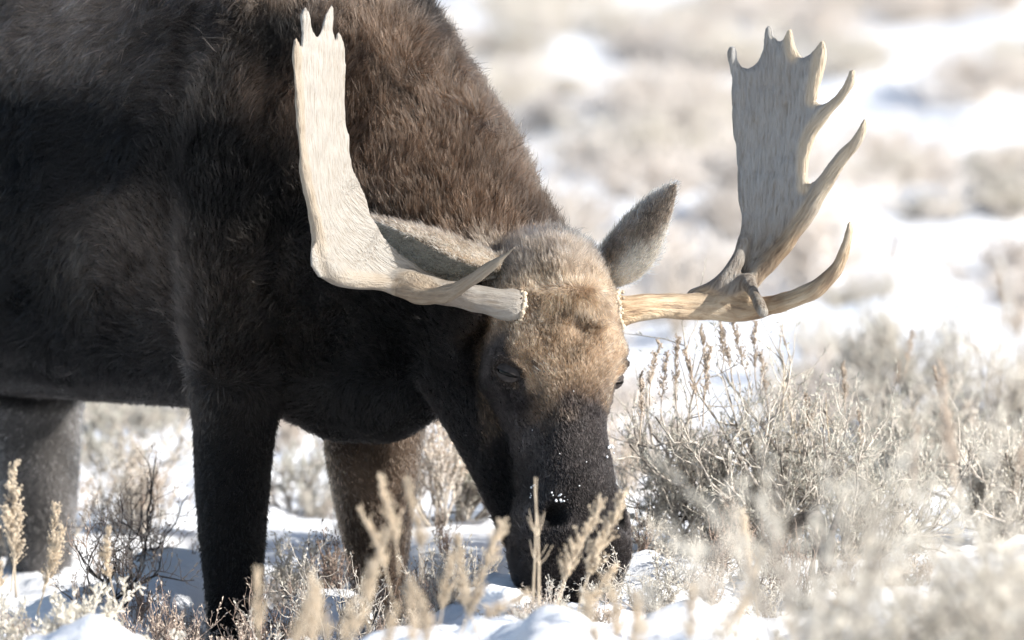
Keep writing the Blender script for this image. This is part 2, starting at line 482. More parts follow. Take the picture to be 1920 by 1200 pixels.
# sculpting: soft pushes given in head coordinates
cv = co_of(body_me); nv = no_of(body_me)
for (t, w, n, r, amt, d) in [
    (.225, .118, .035, .034, .016, 'w'), (.225, -.118, .035, .034, -.016, 'w'),      # brow over the eyes
    (.225, .105, .06, .030, .010, 'n'), (.225, -.105, .06, .030, .010, 'n'),
    (.245, .125, -.010, .050, .016, 'w'), (.245, -.125, -.010, .050, -.016, 'w'),    # bony orbits
    (.268, .140, -.002, .020, -.012, 'w'), (.268, -.140, -.002, .020, .012, 'w'),    # eye sockets
    (.222, .132, .012, .012, .006, 'w'), (.222, -.132, .012, .012, -.006, 'w'),
    (.295, .112, .005, .016, -.012, 'w'), (.295, -.112, .005, .016, .012, 'w'),      # tear pits
    (.30, .10, .045, .028, -.014, 'w'), (.30, -.10, .045, .028, .014, 'w'),
    (.37, .085, .02, .05, -.012, 'w'), (.37, -.085, .02, .05, .012, 'w'),             # hollow beside the nose
    (.27, .12, -.09, .06, .014, 'w'), (.27, -.12, -.09, .06, -.014, 'w'),             # cheeks
    (.13, .112, .01, .040, .020, 'w'), (.13, -.112, .01, .040, -.020, 'w'),          # pedicles
    (.146, .008, .085, .048, .020, 'n'), (.192, .0, .09, .024, -.018, 'n'), (.10, -.055, .06, .022, -.010, 'n'), (.215, -.06, .085, .022, .007, 'n'), (.22, .055, .085, .022, .007, 'n'), (.275, .0, .085, .035, .006, 'n'),            # tuft ridge and the hollow under it
    (.07, -.03, .06, .03, .010, 'n'), (.08, .05, .06, .03, .008, 'n'),
    (.555, .066, .070, .017, -.034, 'n'), (.555, -.066, .070, .017, -.034, 'n'), (.572, .074, .06, .013, -.018, 'n'), (.572, -.074, .06, .013, -.018, 'n'),     # nostrils
    (.525, .075, .06, .022, .012, 'n'), (.525, -.075, .06, .022, .012, 'n'), (.60, .06, .07, .030, .010, 'n'), (.60, -.06, .07, .030, .010, 'n'),
    (.625, .085, .045, .022, .010, 'w'), (.625, -.085, .045, .022, -.010, 'w'),
    (.56, .10, .02, .05, .012, 'w'), (.56, -.10, .02, .05, -.012, 'w'),               # muzzle bulges
    (.50, 0, .09, .06, .010, 'n'), (.655, .0, .06, .03, -.006, 'n'), (.43, 0, .085, .04, -.006, 'n'),
    (.655, .05, .05, .02, -.010, 'n'), (.655, -.05, .05, .02, -.010, 'n'),           # lip line
]:
    c = H(t, w, n); g = np.exp(-((cv - c) ** 2).sum(1) / r ** 2)[:, None]
    cv = cv + g * amt * (Hw if d == 'w' else Hn)
for sg in (-1, 1):
    d_ = cv - H(.268, sg * .130, .0); lt, lw, ln_ = d_ @ Ha, d_ @ Hw, d_ @ Hn
    rho = np.sqrt(lt ** 2 + ln_ ** 2); above = 1 - sstep(-.004, .012, lt); close = (np.abs(lw) < .05)
    ridge = np.exp(-((rho - .030) / .007) ** 2) * .0065 - np.exp(-((rho - .043) / .007) ** 2) * .0065 + np.exp(-((rho - .022) / .005) ** 2) * -.003
    cv = cv + (ridge * above * close * sg)[:, None] * Hw + (ridge * above * close * .5)[:, None] * Hn
body_me.vertices.foreach_set('co', cv.astype(np.float32).ravel()); body_me.update()
cv = co_of(body_me); nv = no_of(body_me)

# ------------------------------------------------------------------ coat colours and lie of the hair, by place on the animal
NA, NB_ = P(560, 130, .47), P(990, 560, .15)
NECK_LINE = unit(V(0.60, 0.0, 0.80))
ND = unit(NB_ - NA)


def in_head(p):
    t, w, n = head_coords(p)
    d = sstep(-0.035, 0.02, t + .012 * wob(p, 70, 19)) * sstep(-0.30, -0.20, n) * (1 - sstep(.15, .20, np.abs(w)))
    return d, t, w, n


def coat(p, nrm):
    """colour (linear), hair length and lift at points p"""
    N = len(p)
    hd, t, w, n = in_head(p)
    q = (p - P(650, 320, .4)) @ unit(V(0.62, 0.0, 0.78))            # above the shoulder line
    g1, g2, g3 = wob(p, 16, 21), wob(p, 45, 22), wob(p, 7, 23)
    black = V(.0024, .0021, .0020); brown = V(.037, .0240, .0165); dkbrown = V(.040, .027, .020)
    nk = sstep(-0.12, 0.10, q + .05 * g1 + .02 * g2) * sstep(-0.02, 0.14, (p - NA) @ ND - 0.02 + .04 * g1)
    c = black + nk[:, None] * (brown * (1 + .35 * g2[:, None] + .25 * g1[:, None]) - black)
    # shoulder and rib cage: dark grey-brown guard hairs, lightened upwards to paint in sheen
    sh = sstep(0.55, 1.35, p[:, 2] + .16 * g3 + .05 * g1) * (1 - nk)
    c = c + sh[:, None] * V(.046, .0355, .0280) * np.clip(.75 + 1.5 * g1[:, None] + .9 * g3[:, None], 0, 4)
    # legs: far foreleg brown raised to paint in sunlight, grey on the hind leg
    low_ = 1 - sstep(.40, .52, p[:, 2])
    fl = low_ * (p[:, 1] > .47) * (p[:, 1] < .8) * (p[:, 0] > -.40)
    c = c + fl[:, None] * (V(.115, .078, .054) * (1 + .5 * g2[:, None]) - c) * (0.7 + .3 * g1[:, None])
    hl = (1 - sstep(.355, .415, p[:, 2] + .01 * g2)) * (p[:, 1] > 1.0)
    c = c + hl[:, None] * (V(.105, .097, .092) * (1 + .3 * g2[:, None]) - c)
    # head
    tan_ = V(.300, .203, .130); poll = V(.185, .144, .110); nose = V(.0165, .0135, .0130); cheek = V(.0100, .0085, .0083)
    hc = np.tile(poll, (N, 1))
    k = sstep(.05, .13, t + .015 * g2)[:, None]; hc = hc + k * (tan_ - hc)
    g4 = wob(p, 90, 24)
    ed = t - .30 - .60 * np.maximum(0, np.abs(w - .005) - .045) + .022 * g2 + .018 * g4        # the dark nose runs up in the middle
    k = sstep(-.045, .060, ed + .035 * wob(p, 28, 25))[:, None]; hc = hc + k * (nose - hc)
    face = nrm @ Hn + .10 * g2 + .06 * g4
    k = ((1 - sstep(.30, .66, face)) * sstep(.15, .22, t) * sstep(.05, .085, np.abs(w)))[:, None]; hc = hc + k * (cheek * 2.2 - hc)  # dark cheek fur carried over the side planes, painting in their shade
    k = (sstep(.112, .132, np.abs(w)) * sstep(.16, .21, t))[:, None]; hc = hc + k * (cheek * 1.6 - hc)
    k = (sstep(.118, .135, np.abs(w)) * (1 - sstep(.16, .21, t)))[:, None]; hc = hc + k * (dkbrown * .6 - hc)
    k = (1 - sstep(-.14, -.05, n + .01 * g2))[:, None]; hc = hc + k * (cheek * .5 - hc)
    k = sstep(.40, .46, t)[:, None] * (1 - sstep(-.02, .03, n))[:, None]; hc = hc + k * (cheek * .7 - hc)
    for sg in (-1, 1):
        dn = np.sqrt(((t - .560) / .022) ** 2 + ((w - sg * .068) / .017) ** 2); k = (1 - sstep(.7, 1.3, dn))[:, None]; hc = hc + k * (V(.003, .0026, .0026) - hc)
    # darker rings round the eyes and in the crease of the tuft
    for s in (-1, 1):
        de = np.sqrt(((p - H(.268, s * .134, .000)) ** 2).sum(1)); k = (1 - sstep(.02, .05, de + .006 * g2))[:, None]; hc = hc + k * (V(.045, .034, .028) - hc)
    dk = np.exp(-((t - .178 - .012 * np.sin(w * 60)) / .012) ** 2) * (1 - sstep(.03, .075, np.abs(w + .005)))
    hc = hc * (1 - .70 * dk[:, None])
    hc = hc * np.clip(1 + .24 * g2 + .18 * g1 + .24 * g4, .25, 2)[:, None]
    c = c + hd[:, None] * (hc - c)
    # hair length
    L = np.full(N, .036); L = L + nk * .002
    lowl = 1 - sstep(.42, .55, p[:, 2]); L = L * (1 - lowl) + .012 * lowl
    LH = .0115 + .015 * (1 - sstep(.02, .16, t)) + .010 * np.exp(-((t - .15) / .04) ** 2) * (np.abs(w) < .07)
    LH = LH * (1 - .42 * sstep(.31, .42, t))
    for sg in (-1, 1):
        dn = np.sqrt(((t - .560) / .022) ** 2 + ((w - sg * .068) / .017) ** 2); LH = LH * (.2 + .8 * sstep(.7, 1.4, dn))
    kk = (1 - sstep(.0, .05, n)) * sstep(.12, .2, t); LH = LH * (1 - kk) + .013 * kk
    for s in (-1, 1):
        de = np.sqrt(((p - H(.268, s * .134, .000)) ** 2).sum(1)); LH = LH * (.30 + .70 * sstep(.030, .065, de))
    L = L + hd * (LH - L)
    lift = .26 + .22 * nk; lift = lift * (1 - .6 * lowl); lift = lift + hd * (.20 + .20 * (1 - sstep(.02, .2, t)) - .155 * sstep(.3, .4, t) - lift)
    return np.clip(c, .002, .9), L, lift


def flow(p):
    hd, t, w, n = in_head(p)
    nk = sstep(-0.10, 0.12, (p - NA) @ ND + .05) * (1 - hd)
    d = np.tile(-F * .75 + V(0, 0, -.65), (len(p), 1))
    d = d + nk[:, None] * (unit(-ND * .35 + V(.0, 0, -.1) + V(.25, -.1, 0)) - d)
    legm = (1 - sstep(.42, .62, p[:, 2]))[:, None] * (1 - hd)[:, None] * (np.abs((p - O) @ R) > .05)[:, None]
    d = d + legm * (V(-.1, 0, -1) - d)
    fh = -Ha[None] * (1 - .3 * sstep(.1, .16, t) * (1 - sstep(.18, .24, t)))[:, None] + Hw[None] * (w * 5)[:, None]
    tuft = (np.exp(-((t - .15) / .035) ** 2) * (np.abs(w) < .07))[:, None]
    fh = fh + tuft * (Ha * 1.0 + Hw * (w * 4)[:, None] - fh)
    d = d + hd[:, None] * (fh - d)
    sw = np.stack([wob(p, 18, 31), wob(p, 18, 32), wob(p, 18, 33)], 1)
    sw2 = np.stack([wob(p, 50, 34), wob(p, 50, 35), wob(p, 50, 36)], 1)
    return units(d) + (.5 * sw + .45 * sw2) * (1 - .55 * hd)[:, None]


def fur_on(me, count, coatf, flowf, name, parent, weightf=None, rad=0.00075, clump=0.45, clumps=14, seed=3):
    """hair strands grown from a mesh"""
    me.calc_loop_triangles()
    tri = np.empty(len(me.loop_triangles) * 3, np.int32); me.loop_triangles.foreach_get('vertices', tri); tri = tri.reshape(-1, 3)
    c = co_of(me); nn = no_of(me)
    a, b, d = c[tri[:, 0]], c[tri[:, 1]], c[tri[:, 2]]
    area = np.linalg.norm(np.cross(b - a, d - a), axis=1) / 2
    wgt = area * (weightf((a + b + d) / 3, units(np.cross(b - a, d - a))) if weightf else 1)
    idx = rng.choice(len(tri), count, p=wgt / wgt.sum())
    u, v = rng.random(count), rng.random(count); fl = u + v > 1; u[fl] = 1 - u[fl]; v[fl] = 1 - v[fl]
    w0 = 1 - u - v
    T = tri[idx]
    p = c[T[:, 0]] * w0[:, None] + c[T[:, 1]] * u[:, None] + c[T[:, 2]] * v[:, None]
    n = units(nn[T[:, 0]] * w0[:, None] + nn[T[:, 1]] * u[:, None] + nn[T[:, 2]] * v[:, None])
    col, L, lift = coatf(p, n)
    fd = flowf(p)
    fd = units(fd - n * (fd * n).sum(1, keepdims=True))
    fd = units(fd + .36 * rng.normal(size=(count, 3)))
    L = L * rng.uniform(.55, 1.25, count) * np.where(rng.random(count) < .04, 1.5, 1)
    lift = lift * rng.uniform(.6, 1.4, count)
    d0 = units(n * (lift * 1.5)[:, None] + fd)
    d1 = units(n * (lift * .5)[:, None] + fd)
    pts = np.empty((count, 4, 3))
    pts[:, 0] = p - n * .002
    pts[:, 1] = p + d0 * (L * .36)[:, None]
    pts[:, 2] = pts[:, 1] + units(d0 + d1) * (L * .34)[:, None]
    pts[:, 3] = pts[:, 2] + d1 * (L * .30)[:, None]
    # clumping towards neighbours' tips
    nc = max(1, count // clumps)
    ci = rng.choice(count, nc, replace=False)
    kd = kdtree.KDTree(nc)
    for i, j in enumerate(ci): kd.insert(p[j], i)
    kd.balance()
    near = np.fromiter((ci[kd.find(x)[1]] for x in p), int, count)
    cl = clump * rng.uniform(.4, 1.3, count)[:, None]
    off = pts[near] - p[near][:, None]; root = p[near]
    for k, f in ((2, .5), (3, 1.0)):
        tgt = root + off[:, k]
        pts[:, k] += (tgt - pts[:, k]) * np.clip(cl * f, 0, .9)
    vary = rng.lognormal(0, .34, count)[:, None]
    cvar = rng.lognormal(0, .38, count); vary = vary * cvar[near][:, None]
    pale = (rng.random(count) < .06)[:, None] * rng.uniform(.5, 3, count)[:, None]
    colr = np.clip(col * vary * (1 + 1.2 * pale), .0015, .92)
    hc = bpy.data.hair_curves.new(name); hc.add_curves([4] * count)
    hc.position_data.foreach_set('vector', pts.astype(np.float32).ravel())
    ra = hc.attributes.get('radius') or hc.attributes.new('radius', 'FLOAT', 'POINT')
    rr = rad * (1 + .35 * np.minimum(pale, 1)) * np.array([1.0, .9, .62, .12])[None] * rng.uniform(.7, 1.3, count)[:, None] * (.75 + .25 * np.clip(L / .04, 0, 1.4))[:, None]
    ra.data.foreach_set('value', rr.astype(np.float32).ravel())
    ca = hc.attributes.new('col', 'FLOAT_COLOR', 'CURVE')
    ca.data.foreach_set('color', np.concatenate([colr, np.ones((count, 1))], 1).astype(np.float32).ravel())
    hc.materials.append(M['fur'])
    o = bpy.data.objects.new(name, hc); COL.objects.link(o); o.parent = parent
    return o


def paint(me, coatf):
    c, nn = co_of(me), no_of(me)
    col = coatf(c, nn)[0]
    a = me.color_attributes.new('col', 'FLOAT_COLOR', 'POINT')
    a.data.foreach_set('color', np.concatenate([col, np.ones((len(c), 1))], 1).astype(np.float32).ravel())


moose = empty('moose', (0, 0, 0))
tag(moose, 'large dark brown bull moose with pale antlers, head lowered to graze in snowy sagebrush', 'moose')
paint(body_me, coat)
body = link('body', body_me, M['hide'], moose)
body['label'] = 'black-brown furry body with tan forehead and dark muzzle'


# ------------------------------------------------------------------ ears
def ear_mesh(base, tip, opening, width, cup, name):
    ax = tip - base; Ln = np.linalg.norm(ax); ax = ax / Ln
    o = unit(opening - ax * np.dot(opening, ax)); s = np.cross(ax, o)
    nu, nw = 22, 15; layers = []
    for lay in (0, 1):
        g = []
        for i in range(nu):
            u = i / (nu - 1)
            wd_ = width * (0.40 + 0.60 * sin(pi * min(1, u * 1.25 + .05)) if u < .4 else (1 - ((u - .4) / .6) ** 1.45) ** .85 + 0.02)
            cu = cup * (1.35 - .7 * u)
            for j in range(nw):
                a = (j / (nw - 1) * 2 - 1)
                th = a * cu
                x = sin(th) / max(cu, .01) * wd_; y = (1 - cos(th)) / max(cu, .01) * wd_
                thick = .007 * (1 - .5 * u) * (1 - .5 * abs(a))
                g.append(base + ax * (u * Ln) + s * x + o * (y - (thick if lay else 0) + .02 * u * u))
        layers.append(np.array(g))
    v = np.concatenate(layers); n1 = nu * nw; q = []
    for i in range(nu - 1):
        for j in range(nw - 1):
            a = i * nw + j
            q.append((a, a + 1, a + nw + 1, a + nw)); q.append((n1 + a, n1 + a + nw, n1 + a + nw + 1, n1 + a + 1))
    bd = [j for j in range(nw)] + [i * nw + nw - 1 for i in range(1, nu)] + [(nu - 1) * nw + j for j in range(nw - 2, -1, -1)] + [i * nw for i in range(nu - 2, 0, -1)]
    for k in range(len(bd)):
        a, b = bd[k], bd[(k + 1) % len(bd)]; q.append((a, n1 + a, n1 + b, b))
    return mesh_np(name, v, q), ax, o


def ear(base, tip, opening, width, cup, outer, inner, edge, lab, patch=0.0):
    me, ax, o = ear_mesh(base, tip, opening, width, cup, 'ear')
    import bmesh
    bm = bmesh.new(); bm.from_mesh(me); bmesh.ops.recalc_face_normals(bm, faces=bm.faces); bm.to_mesh(me); bm.free()
    Ln = np.linalg.norm(tip - base); s = np.cross(ax, o)

    def cf(p, n):
        d = p - base; u = d @ ax / Ln; x = d @ s
        ins = sstep(-.1, .3, n @ o)
        g = wob(p, 60, 41); g2 = wob(p, 25, 42)
        oc = outer[None] * (1 + .45 * g[:, None] + .3 * g2[:, None]) * np.where(u < .25, 1.25, 1.0)[:, None]
        c = oc + ins[:, None] * (inner - oc)
        ed = sstep(.72, .95, np.abs(x) / (width * (1.05 - .6 * np.clip(u, 0, 1))))
        c = c + (ed * .8)[:, None] * (edge - c)
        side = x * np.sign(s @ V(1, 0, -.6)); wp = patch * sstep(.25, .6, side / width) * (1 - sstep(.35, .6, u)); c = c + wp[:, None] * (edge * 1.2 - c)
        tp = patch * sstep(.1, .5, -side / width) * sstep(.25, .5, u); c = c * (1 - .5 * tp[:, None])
        L = .017 - .006 * ins + .008 * ed * (u < .6) + .008 * tp * rng.random(len(p)); return np.clip(c, .003, .9), L, np.full(len(p), .28)

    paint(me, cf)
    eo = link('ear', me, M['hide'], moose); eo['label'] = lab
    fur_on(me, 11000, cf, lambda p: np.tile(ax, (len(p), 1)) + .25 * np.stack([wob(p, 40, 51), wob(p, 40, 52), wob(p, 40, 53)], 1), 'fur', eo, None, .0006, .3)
    return eo


ear(P(940, 492, .09), P(668, 392, .075), V(-.15, -.72, -.68), .092, 1.85, V(.20, .155, .112), V(.44, .42, .37), V(.44, .37, .29), 'ear held out sideways behind the beam, cup showing')
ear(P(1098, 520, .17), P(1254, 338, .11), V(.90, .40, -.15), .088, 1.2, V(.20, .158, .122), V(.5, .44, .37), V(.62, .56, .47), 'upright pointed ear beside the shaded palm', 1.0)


# ------------------------------------------------------------------ eyes
def eye(sg):
    c = H(.268, sg * (.1195 if sg < 0 else .113), .002)
    a = Acc()
    out = unit(Hw * sg * .8 + Hn * .6); along = unit(Ha * .52 + Hn * .75 - Hw * sg * .5); along = unit(along - out * np.dot(along, out)); up = np.cross(out, along)
    if np.dot(up, -Ha) < 0: up = -up

    def cap(r0, sx, sy, lift, n1=20, n2=10):
        vs = []; q = []
        for i in range(n2):
            ph = i / (n2 - 1) * pi / 2
            for j in range(n1):
                th = j * 2 * pi / n1
                vs.append(c + along * (r0 * sx * sin(ph) * cos(th)) + up * (r0 * sy * sin(ph) * sin(th)) + out * (lift + r0 * .75 * cos(ph)))
        for i in range(n2 - 1):
            for j in range(n1):
                q.append((i * n1 + j, i * n1 + (j + 1) % n1, (i + 1) * n1 + (j + 1) % n1, (i + 1) * n1 + j))
        return vs, q
    v, q = cap(.0165, 1.3, .8, -.002)
    e = link('eye', mesh_np('eye', v, q), M['eye'], moose)
    for nm, s, r in (('upper_eyelid', 1, .0188), ('lower_eyelid', -1, .0180)):
        # a lid: half cap, its rim a soft fold
        vs, qq = [], []
        n1, n2 = 24, 19
        for i in range(n2):
            b_ = i / (n2 - 1)
            elev = radians(0 if s > 0 else 24) + b_ * radians(80)
            for j in range(n1):
                az = -pi / 2 + pi * (j / (n1 - 1))
                # rotate a meridian about the along axis
                x = sin(az); yz = cos(az)
                fold = .0007 * sin(b_ * pi * 3 + .8 * sin(az * 2)) * b_ + .0008 * (b_ < .08)
                rr = r + fold
                vs.append(c + along * (rr * 1.4 * x) + up * (s * rr * .95 * yz * sin(elev)) + out * (-.004 + rr * .78 * yz * cos(elev)))
        for i in range(n2 - 1):
            for j in range(n1 - 1):
                a_ = i * n1 + j; qq.append((a_, a_ + 1, a_ + n1 + 1, a_ + n1))
        link(nm, mesh_np(nm, vs, qq), M['lid'], e)


eye(-1); eye(1)


# ------------------------------------------------------------------ antlers
def poly_slab(acc, pts2, depthf, normf, th):
    """a palm: outline in photograph pixels laid on a curved sheet in space, th thick, rims rounded later"""
    pts2 = np.asarray(pts2, float)
    # densify outline
    o2 = []
    for i in range(len(pts2)):
        a, b = pts2[i], pts2[(i + 1) % len(pts2)]; k = max(1, int(np.hypot(*(b - a)) / 8))
        for j in range(k): o2.append(a + (b - a) * j / k)
    o2 = np.array(o2); n = len(o2)
    lo, hi = o2.min(0), o2.max(0)
    gridp = [(x, y) for x in np.arange(lo[0] + 5, hi[0], 10) for y in np.arange(lo[1] + 5, hi[1], 10)]

    def inside(pt):
        x, y = pt; r = False; j = n - 1
        for i in range(n):
            if (o2[i][1] > y) != (o2[j][1] > y) and x < (o2[j][0] - o2[i][0]) * (y - o2[i][1]) / (o2[j][1] - o2[i][1]) + o2[i][0]: r = not r
            j = i
        return r
    gp = [g for g in gridp if inside(g) and np.min(np.hypot(*(o2 - g).T)) > 4]
    vs = [Vector(p) for p in o2] + [Vector(p) for p in gp]
    ov, oe, of, *_ = geometry.delaunay_2d_cdt(vs, [(i, (i + 1) % n) for i in range(n)], [], 1, 1e-5)
    ov = np.array([tuple(p) for p in ov])
    m = len(ov)
    front, back = [], []
    for x, y in ov:
        p = P(x, y, depthf(x, y)); nn = normf(x, y)
        e = np.min(np.hypot(*(o2 - (x, y)).T))
        h = th * (0.55 + .45 * min(1, e / 12))
        front.append(p + nn * h); back.append(p - nn * h)
    t = []
    edges = {}
    for f in of:
        f = list(f)
        for k in range(1, len(f) - 1):
            t.append((f[0], f[k], f[k + 1])); t.append((m + f[0], m + f[k + 1], m + f[k]))
        for k in range(len(f)):
            e = (f[k], f[(k + 1) % len(f)]); edges[e] = 1
    for (a, b) in edges:
        if (b, a) not in edges:
            t.append((a, m + a, b)); t.append((b, m + a, m + b))
    acc.add(np.array(front + back), t)


def px_tube(acc, rows, k=12, per=6):
    """rows: (px, py, depth, radius in mm)"""
    r = smooth_path(rows, per)
    acc.tube([P(a, b, c) for a, b, c, d in r], r[:, 3] / 1000, k)
    return r


def finish_antler(acc, tints, name, label, growth, bleachf):
    me = remeshed(name, acc.mesh(name + '_src'), 0.0042, 4)
    c = co_of(me); n = no_of(me)
    # slow lumps so that no edge is a perfect curve
    c = c + n * (.0018 * wob(c, 45, 61) + .0012 * wob(c, 110, 62))[:, None]
    me.vertices.foreach_set('co', c.astype(np.float32).ravel()); me.update()
    # grain coordinates: distance along the nearest growth line
    gl = []
    for rows in growth:
        r = smooth_path(rows, 24); pp = np.array([P(a, b, d) for a, b, d in r]); gl.append(pp)
    def grain(lines, nm):
        kd = kdtree.KDTree(sum(len(g) for g in lines)); dd = []
        for g in lines:
            tg = units(np.gradient(g, axis=0)); al = np.concatenate([[0], np.cumsum(np.linalg.norm(np.diff(g, axis=0), axis=1))])
            for p_, t_, a_ in zip(g, tg, al): kd.insert(p_, len(dd)); dd.append((p_, t_, a_))
        kd.balance()
        gr = np.zeros((len(c), 3)); ds = np.zeros(len(c))
        for i, p_ in enumerate(c):
            _, j, ds[i] = kd.find(p_)
            q, t_, al = dd[j]; dt = np.dot(p_ - q, t_); rest = p_ - q - t_ * dt
            gr[i] = (al + dt, rest[0] * .8 + rest[1] * .6, rest[2] + rest[1] * .5 - rest[0] * .5)
        a = me.attributes.new(nm, 'FLOAT_VECTOR', 'POINT'); a.data.foreach_set('vector', gr.astype(np.float32).ravel())
        return ds
    d1 = grain(gl[:1], 'grain'); d2 = grain(gl[1:], 'grain2')
    kb = kdtree.KDTree(len(gl[1]))
    for i_, p_ in enumerate(gl[1]): kb.insert(p_, i_)
    kb.balance(); d2 = np.minimum(d2, np.array([kb.find(p_)[2] for p_ in c]) - .024)
    rim = 1 - sstep(.010, .024, d2)
    a = me.attributes.new('gmix', 'FLOAT', 'POINT'); a.data.foreach_set('value', rim.astype(np.float32))
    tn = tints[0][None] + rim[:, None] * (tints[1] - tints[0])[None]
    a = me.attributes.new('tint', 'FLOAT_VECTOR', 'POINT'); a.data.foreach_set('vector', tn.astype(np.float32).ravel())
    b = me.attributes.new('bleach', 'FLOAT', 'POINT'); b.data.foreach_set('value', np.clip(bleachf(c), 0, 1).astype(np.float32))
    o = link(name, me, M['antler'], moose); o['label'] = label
    return o


def burr(parent, c, axis, r, n=22):
    u = unit(np.cross(axis, UP)); w = np.cross(axis, u); a = Acc()
    rr = np.random.default_rng(int(abs(c[0]) * 1e4))
    k = 120; ph = rr.uniform(0, 6.28, 6)
    th = np.arange(k + 1) * 2 * pi / k
    lump = .5 * np.sin(th * 17 + ph[0]) + .4 * np.sin(th * 29 + ph[1]) + .35 * np.sin(th * 11 + ph[2]) + .3 * np.sin(th * 43 + ph[3])
    rad = .0042 + .0020 * lump; rad[-1] = rad[0]
    a.tube([c + (u * cos(t_) + w * sin(t_)) * (r + .0012 * l_) + axis * .0015 * sin(5 * t_ + ph[4]) for t_, l_ in zip(th, lump)], rad, 8, False)
    for i in range(n):
        t_ = rr.uniform(0, 6.28); s = rr.uniform(.0015, .0034)
        p = c + (u * cos(t_) + w * sin(t_)) * (r + rr.uniform(-.002, .004)) + axis * rr.normal() * .004
        a.tube([p - axis * s, p - axis * s * .5, p, p + axis * s * .6, p + axis * s * 1.05], np.array([.4, .9, 1.05, .8, .2]) * s * rr.uniform(.7, 1.2, 5), 7)
    link('burr', a.mesh('burr'), M['burr'], parent)


# image-right antler (the moose's left): palm seen broad, turned from the sun
QX0, QY0 = P(1400, 540, .22)[0], .22


def dR(x, y):
    X = (x - 1400) / 1000 * 1.015
    u = (x - (1440 + (540 - y) * .03)) / 110
    return QY0 - X * .50 + (540 - y) / 1000 * .06 - .018 * u * u


nR = unit(V(-.45, -.88, .08))
ant = Acc()
PALM_R = [(1389, 520), (1398, 470), (1396, 420), (1387, 351), (1378, 278), (1373, 190), (1369, 139), (1364, 103), (1369, 87), (1378, 87), (1382, 105), (1391, 124), (1405, 129), (1420, 116), (1431, 92),
          (1434, 61), (1439, 46), (1446, 48), (1450, 64), (1459, 76), (1468, 72), (1473, 57), (1480, 51), (1486, 57), (1488, 82), (1498, 104), (1508, 111), (1521, 104), (1533, 85), (1540, 75), (1546, 79),
          (1544, 108), (1537, 139), (1528, 162), (1527, 185), (1531, 197), (1547, 194), (1565, 178), (1583, 157), (1593, 134), (1600, 131), (1601, 141), (1594, 170), (1573, 198), (1549, 227), (1529, 252),
          (1514, 283), (1506, 317), (1509, 340), (1516, 349), (1531, 338), (1549, 314), (1570, 286), (1596, 263), (1613, 242), (1619, 222), (1624, 222), (1624, 237), (1617, 263), (1597, 294), (1577, 320),
          (1558, 351), (1537, 392), (1511, 433), (1480, 469), (1449, 500), (1420, 527), (1400, 530)]
poly_slab(ant, PALM_R, dR, lambda x, y: nR, .0075)


def tR(rows, k=12): px_tube(ant, [(x, y, dR(x, y) + dz, r) for x, y, dz, r in rows], k)


tR([(1622, 221, 0, 4), (1617, 246, 0, 8), (1600, 272, 0, 10), (1565, 312, 0, 11.5), (1540, 360, 0, 13), (1512, 408, 0, 15), (1475, 455, 0, 16), (1440, 493, 0, 17), (1406, 530, 0, 18), (1390, 560, .02, 20)])
tR([(1600, 130, 0, 3.5), (1597, 152, 0, 7), (1578, 182, 0, 8.5), (1551, 212, 0, 9), (1527, 245, 0, 9.5), (1512, 285, 0, 9), (1507, 322, 0, 7), (1512, 350, 0, 6)])
tR([(1543, 76, 0, 4), (1543, 98, 0, 8), (1537, 128, 0, 9), (1528, 160, 0, 8.5), (1527, 186, 0, 6)])
tR([(1481, 52, 0, 5), (1482, 72, 0, 7), (1487, 98, 0, 8), (1500, 125, 0, 7)])
tR([(1441, 47, 0, 4.5), (1441, 66, 0, 7), (1446, 95, 0, 7)])
tR([(1373, 88, -.012, 5), (1372, 104, -.006, 8), (1377, 130, 0, 8), (1381, 165, 0, 6)])
tR([(1380, 170, 0, 5), (1384, 270, 0, 6), (1392, 360, 0, 7), (1397, 420, -.004, 8), (1390, 470, -.02, 13), (1367, 512, -.03, 17), (1335, 545, -.03, 20), (1300, 562, 0, 20)])
bR = [(1100, 590, .11, 28), (1136, 585, .115, 24), (1158, 582, .12, 33), (1178, 580, .128, 28), (1210, 577, .15, 26), (1260, 574, .185, 25), (1320, 574, .205, 26), (1375, 577, .21, 28), (1415, 578, .19, 25), (1440, 575, .17, 20), (1480, 564, .13, 17),
      (1520, 547, .10, 17), (1550, 525, .08, 16), (1573, 495, .065, 13), (1586, 460, .055, 9.5), (1593, 432, .05, 6), (1593, 413, .048, 2.5)]
px_tube(ant, bR, 16)
px_tube(ant, [(1375, 545, .20, 24), (1400, 528, .18, 17), (1410, 545, .13, 13), (1424, 572, .085, 13), (1432, 590, .065, 10)])
px_tube(ant, [(1345, 562, .20, 18), (1385, 545, .20, 18), (1412, 560, .185, 18)])
antR = finish_antler(ant, (V(.50, .515, .54), V(.84, .74, .61)), 'antler', 'antler with broad shaded grey palm and long sunlit tines', [  # palm tint darkened to cool grey as painted shade, rim kept warm as lit
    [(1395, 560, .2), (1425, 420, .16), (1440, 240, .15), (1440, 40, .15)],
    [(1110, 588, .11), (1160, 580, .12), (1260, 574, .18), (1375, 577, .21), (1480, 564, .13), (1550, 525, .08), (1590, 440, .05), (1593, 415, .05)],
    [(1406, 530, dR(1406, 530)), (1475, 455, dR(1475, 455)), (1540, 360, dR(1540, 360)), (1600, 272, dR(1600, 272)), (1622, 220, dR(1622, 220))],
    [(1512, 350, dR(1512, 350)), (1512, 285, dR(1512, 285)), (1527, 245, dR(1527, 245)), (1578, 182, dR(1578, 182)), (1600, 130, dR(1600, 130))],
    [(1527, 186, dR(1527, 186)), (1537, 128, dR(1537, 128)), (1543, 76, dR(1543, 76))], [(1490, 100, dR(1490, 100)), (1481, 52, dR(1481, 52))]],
    lambda c: .20 + .65 * sstep(.78, .88, c[:, 2]) + .20 * wob(c, 20, 66))
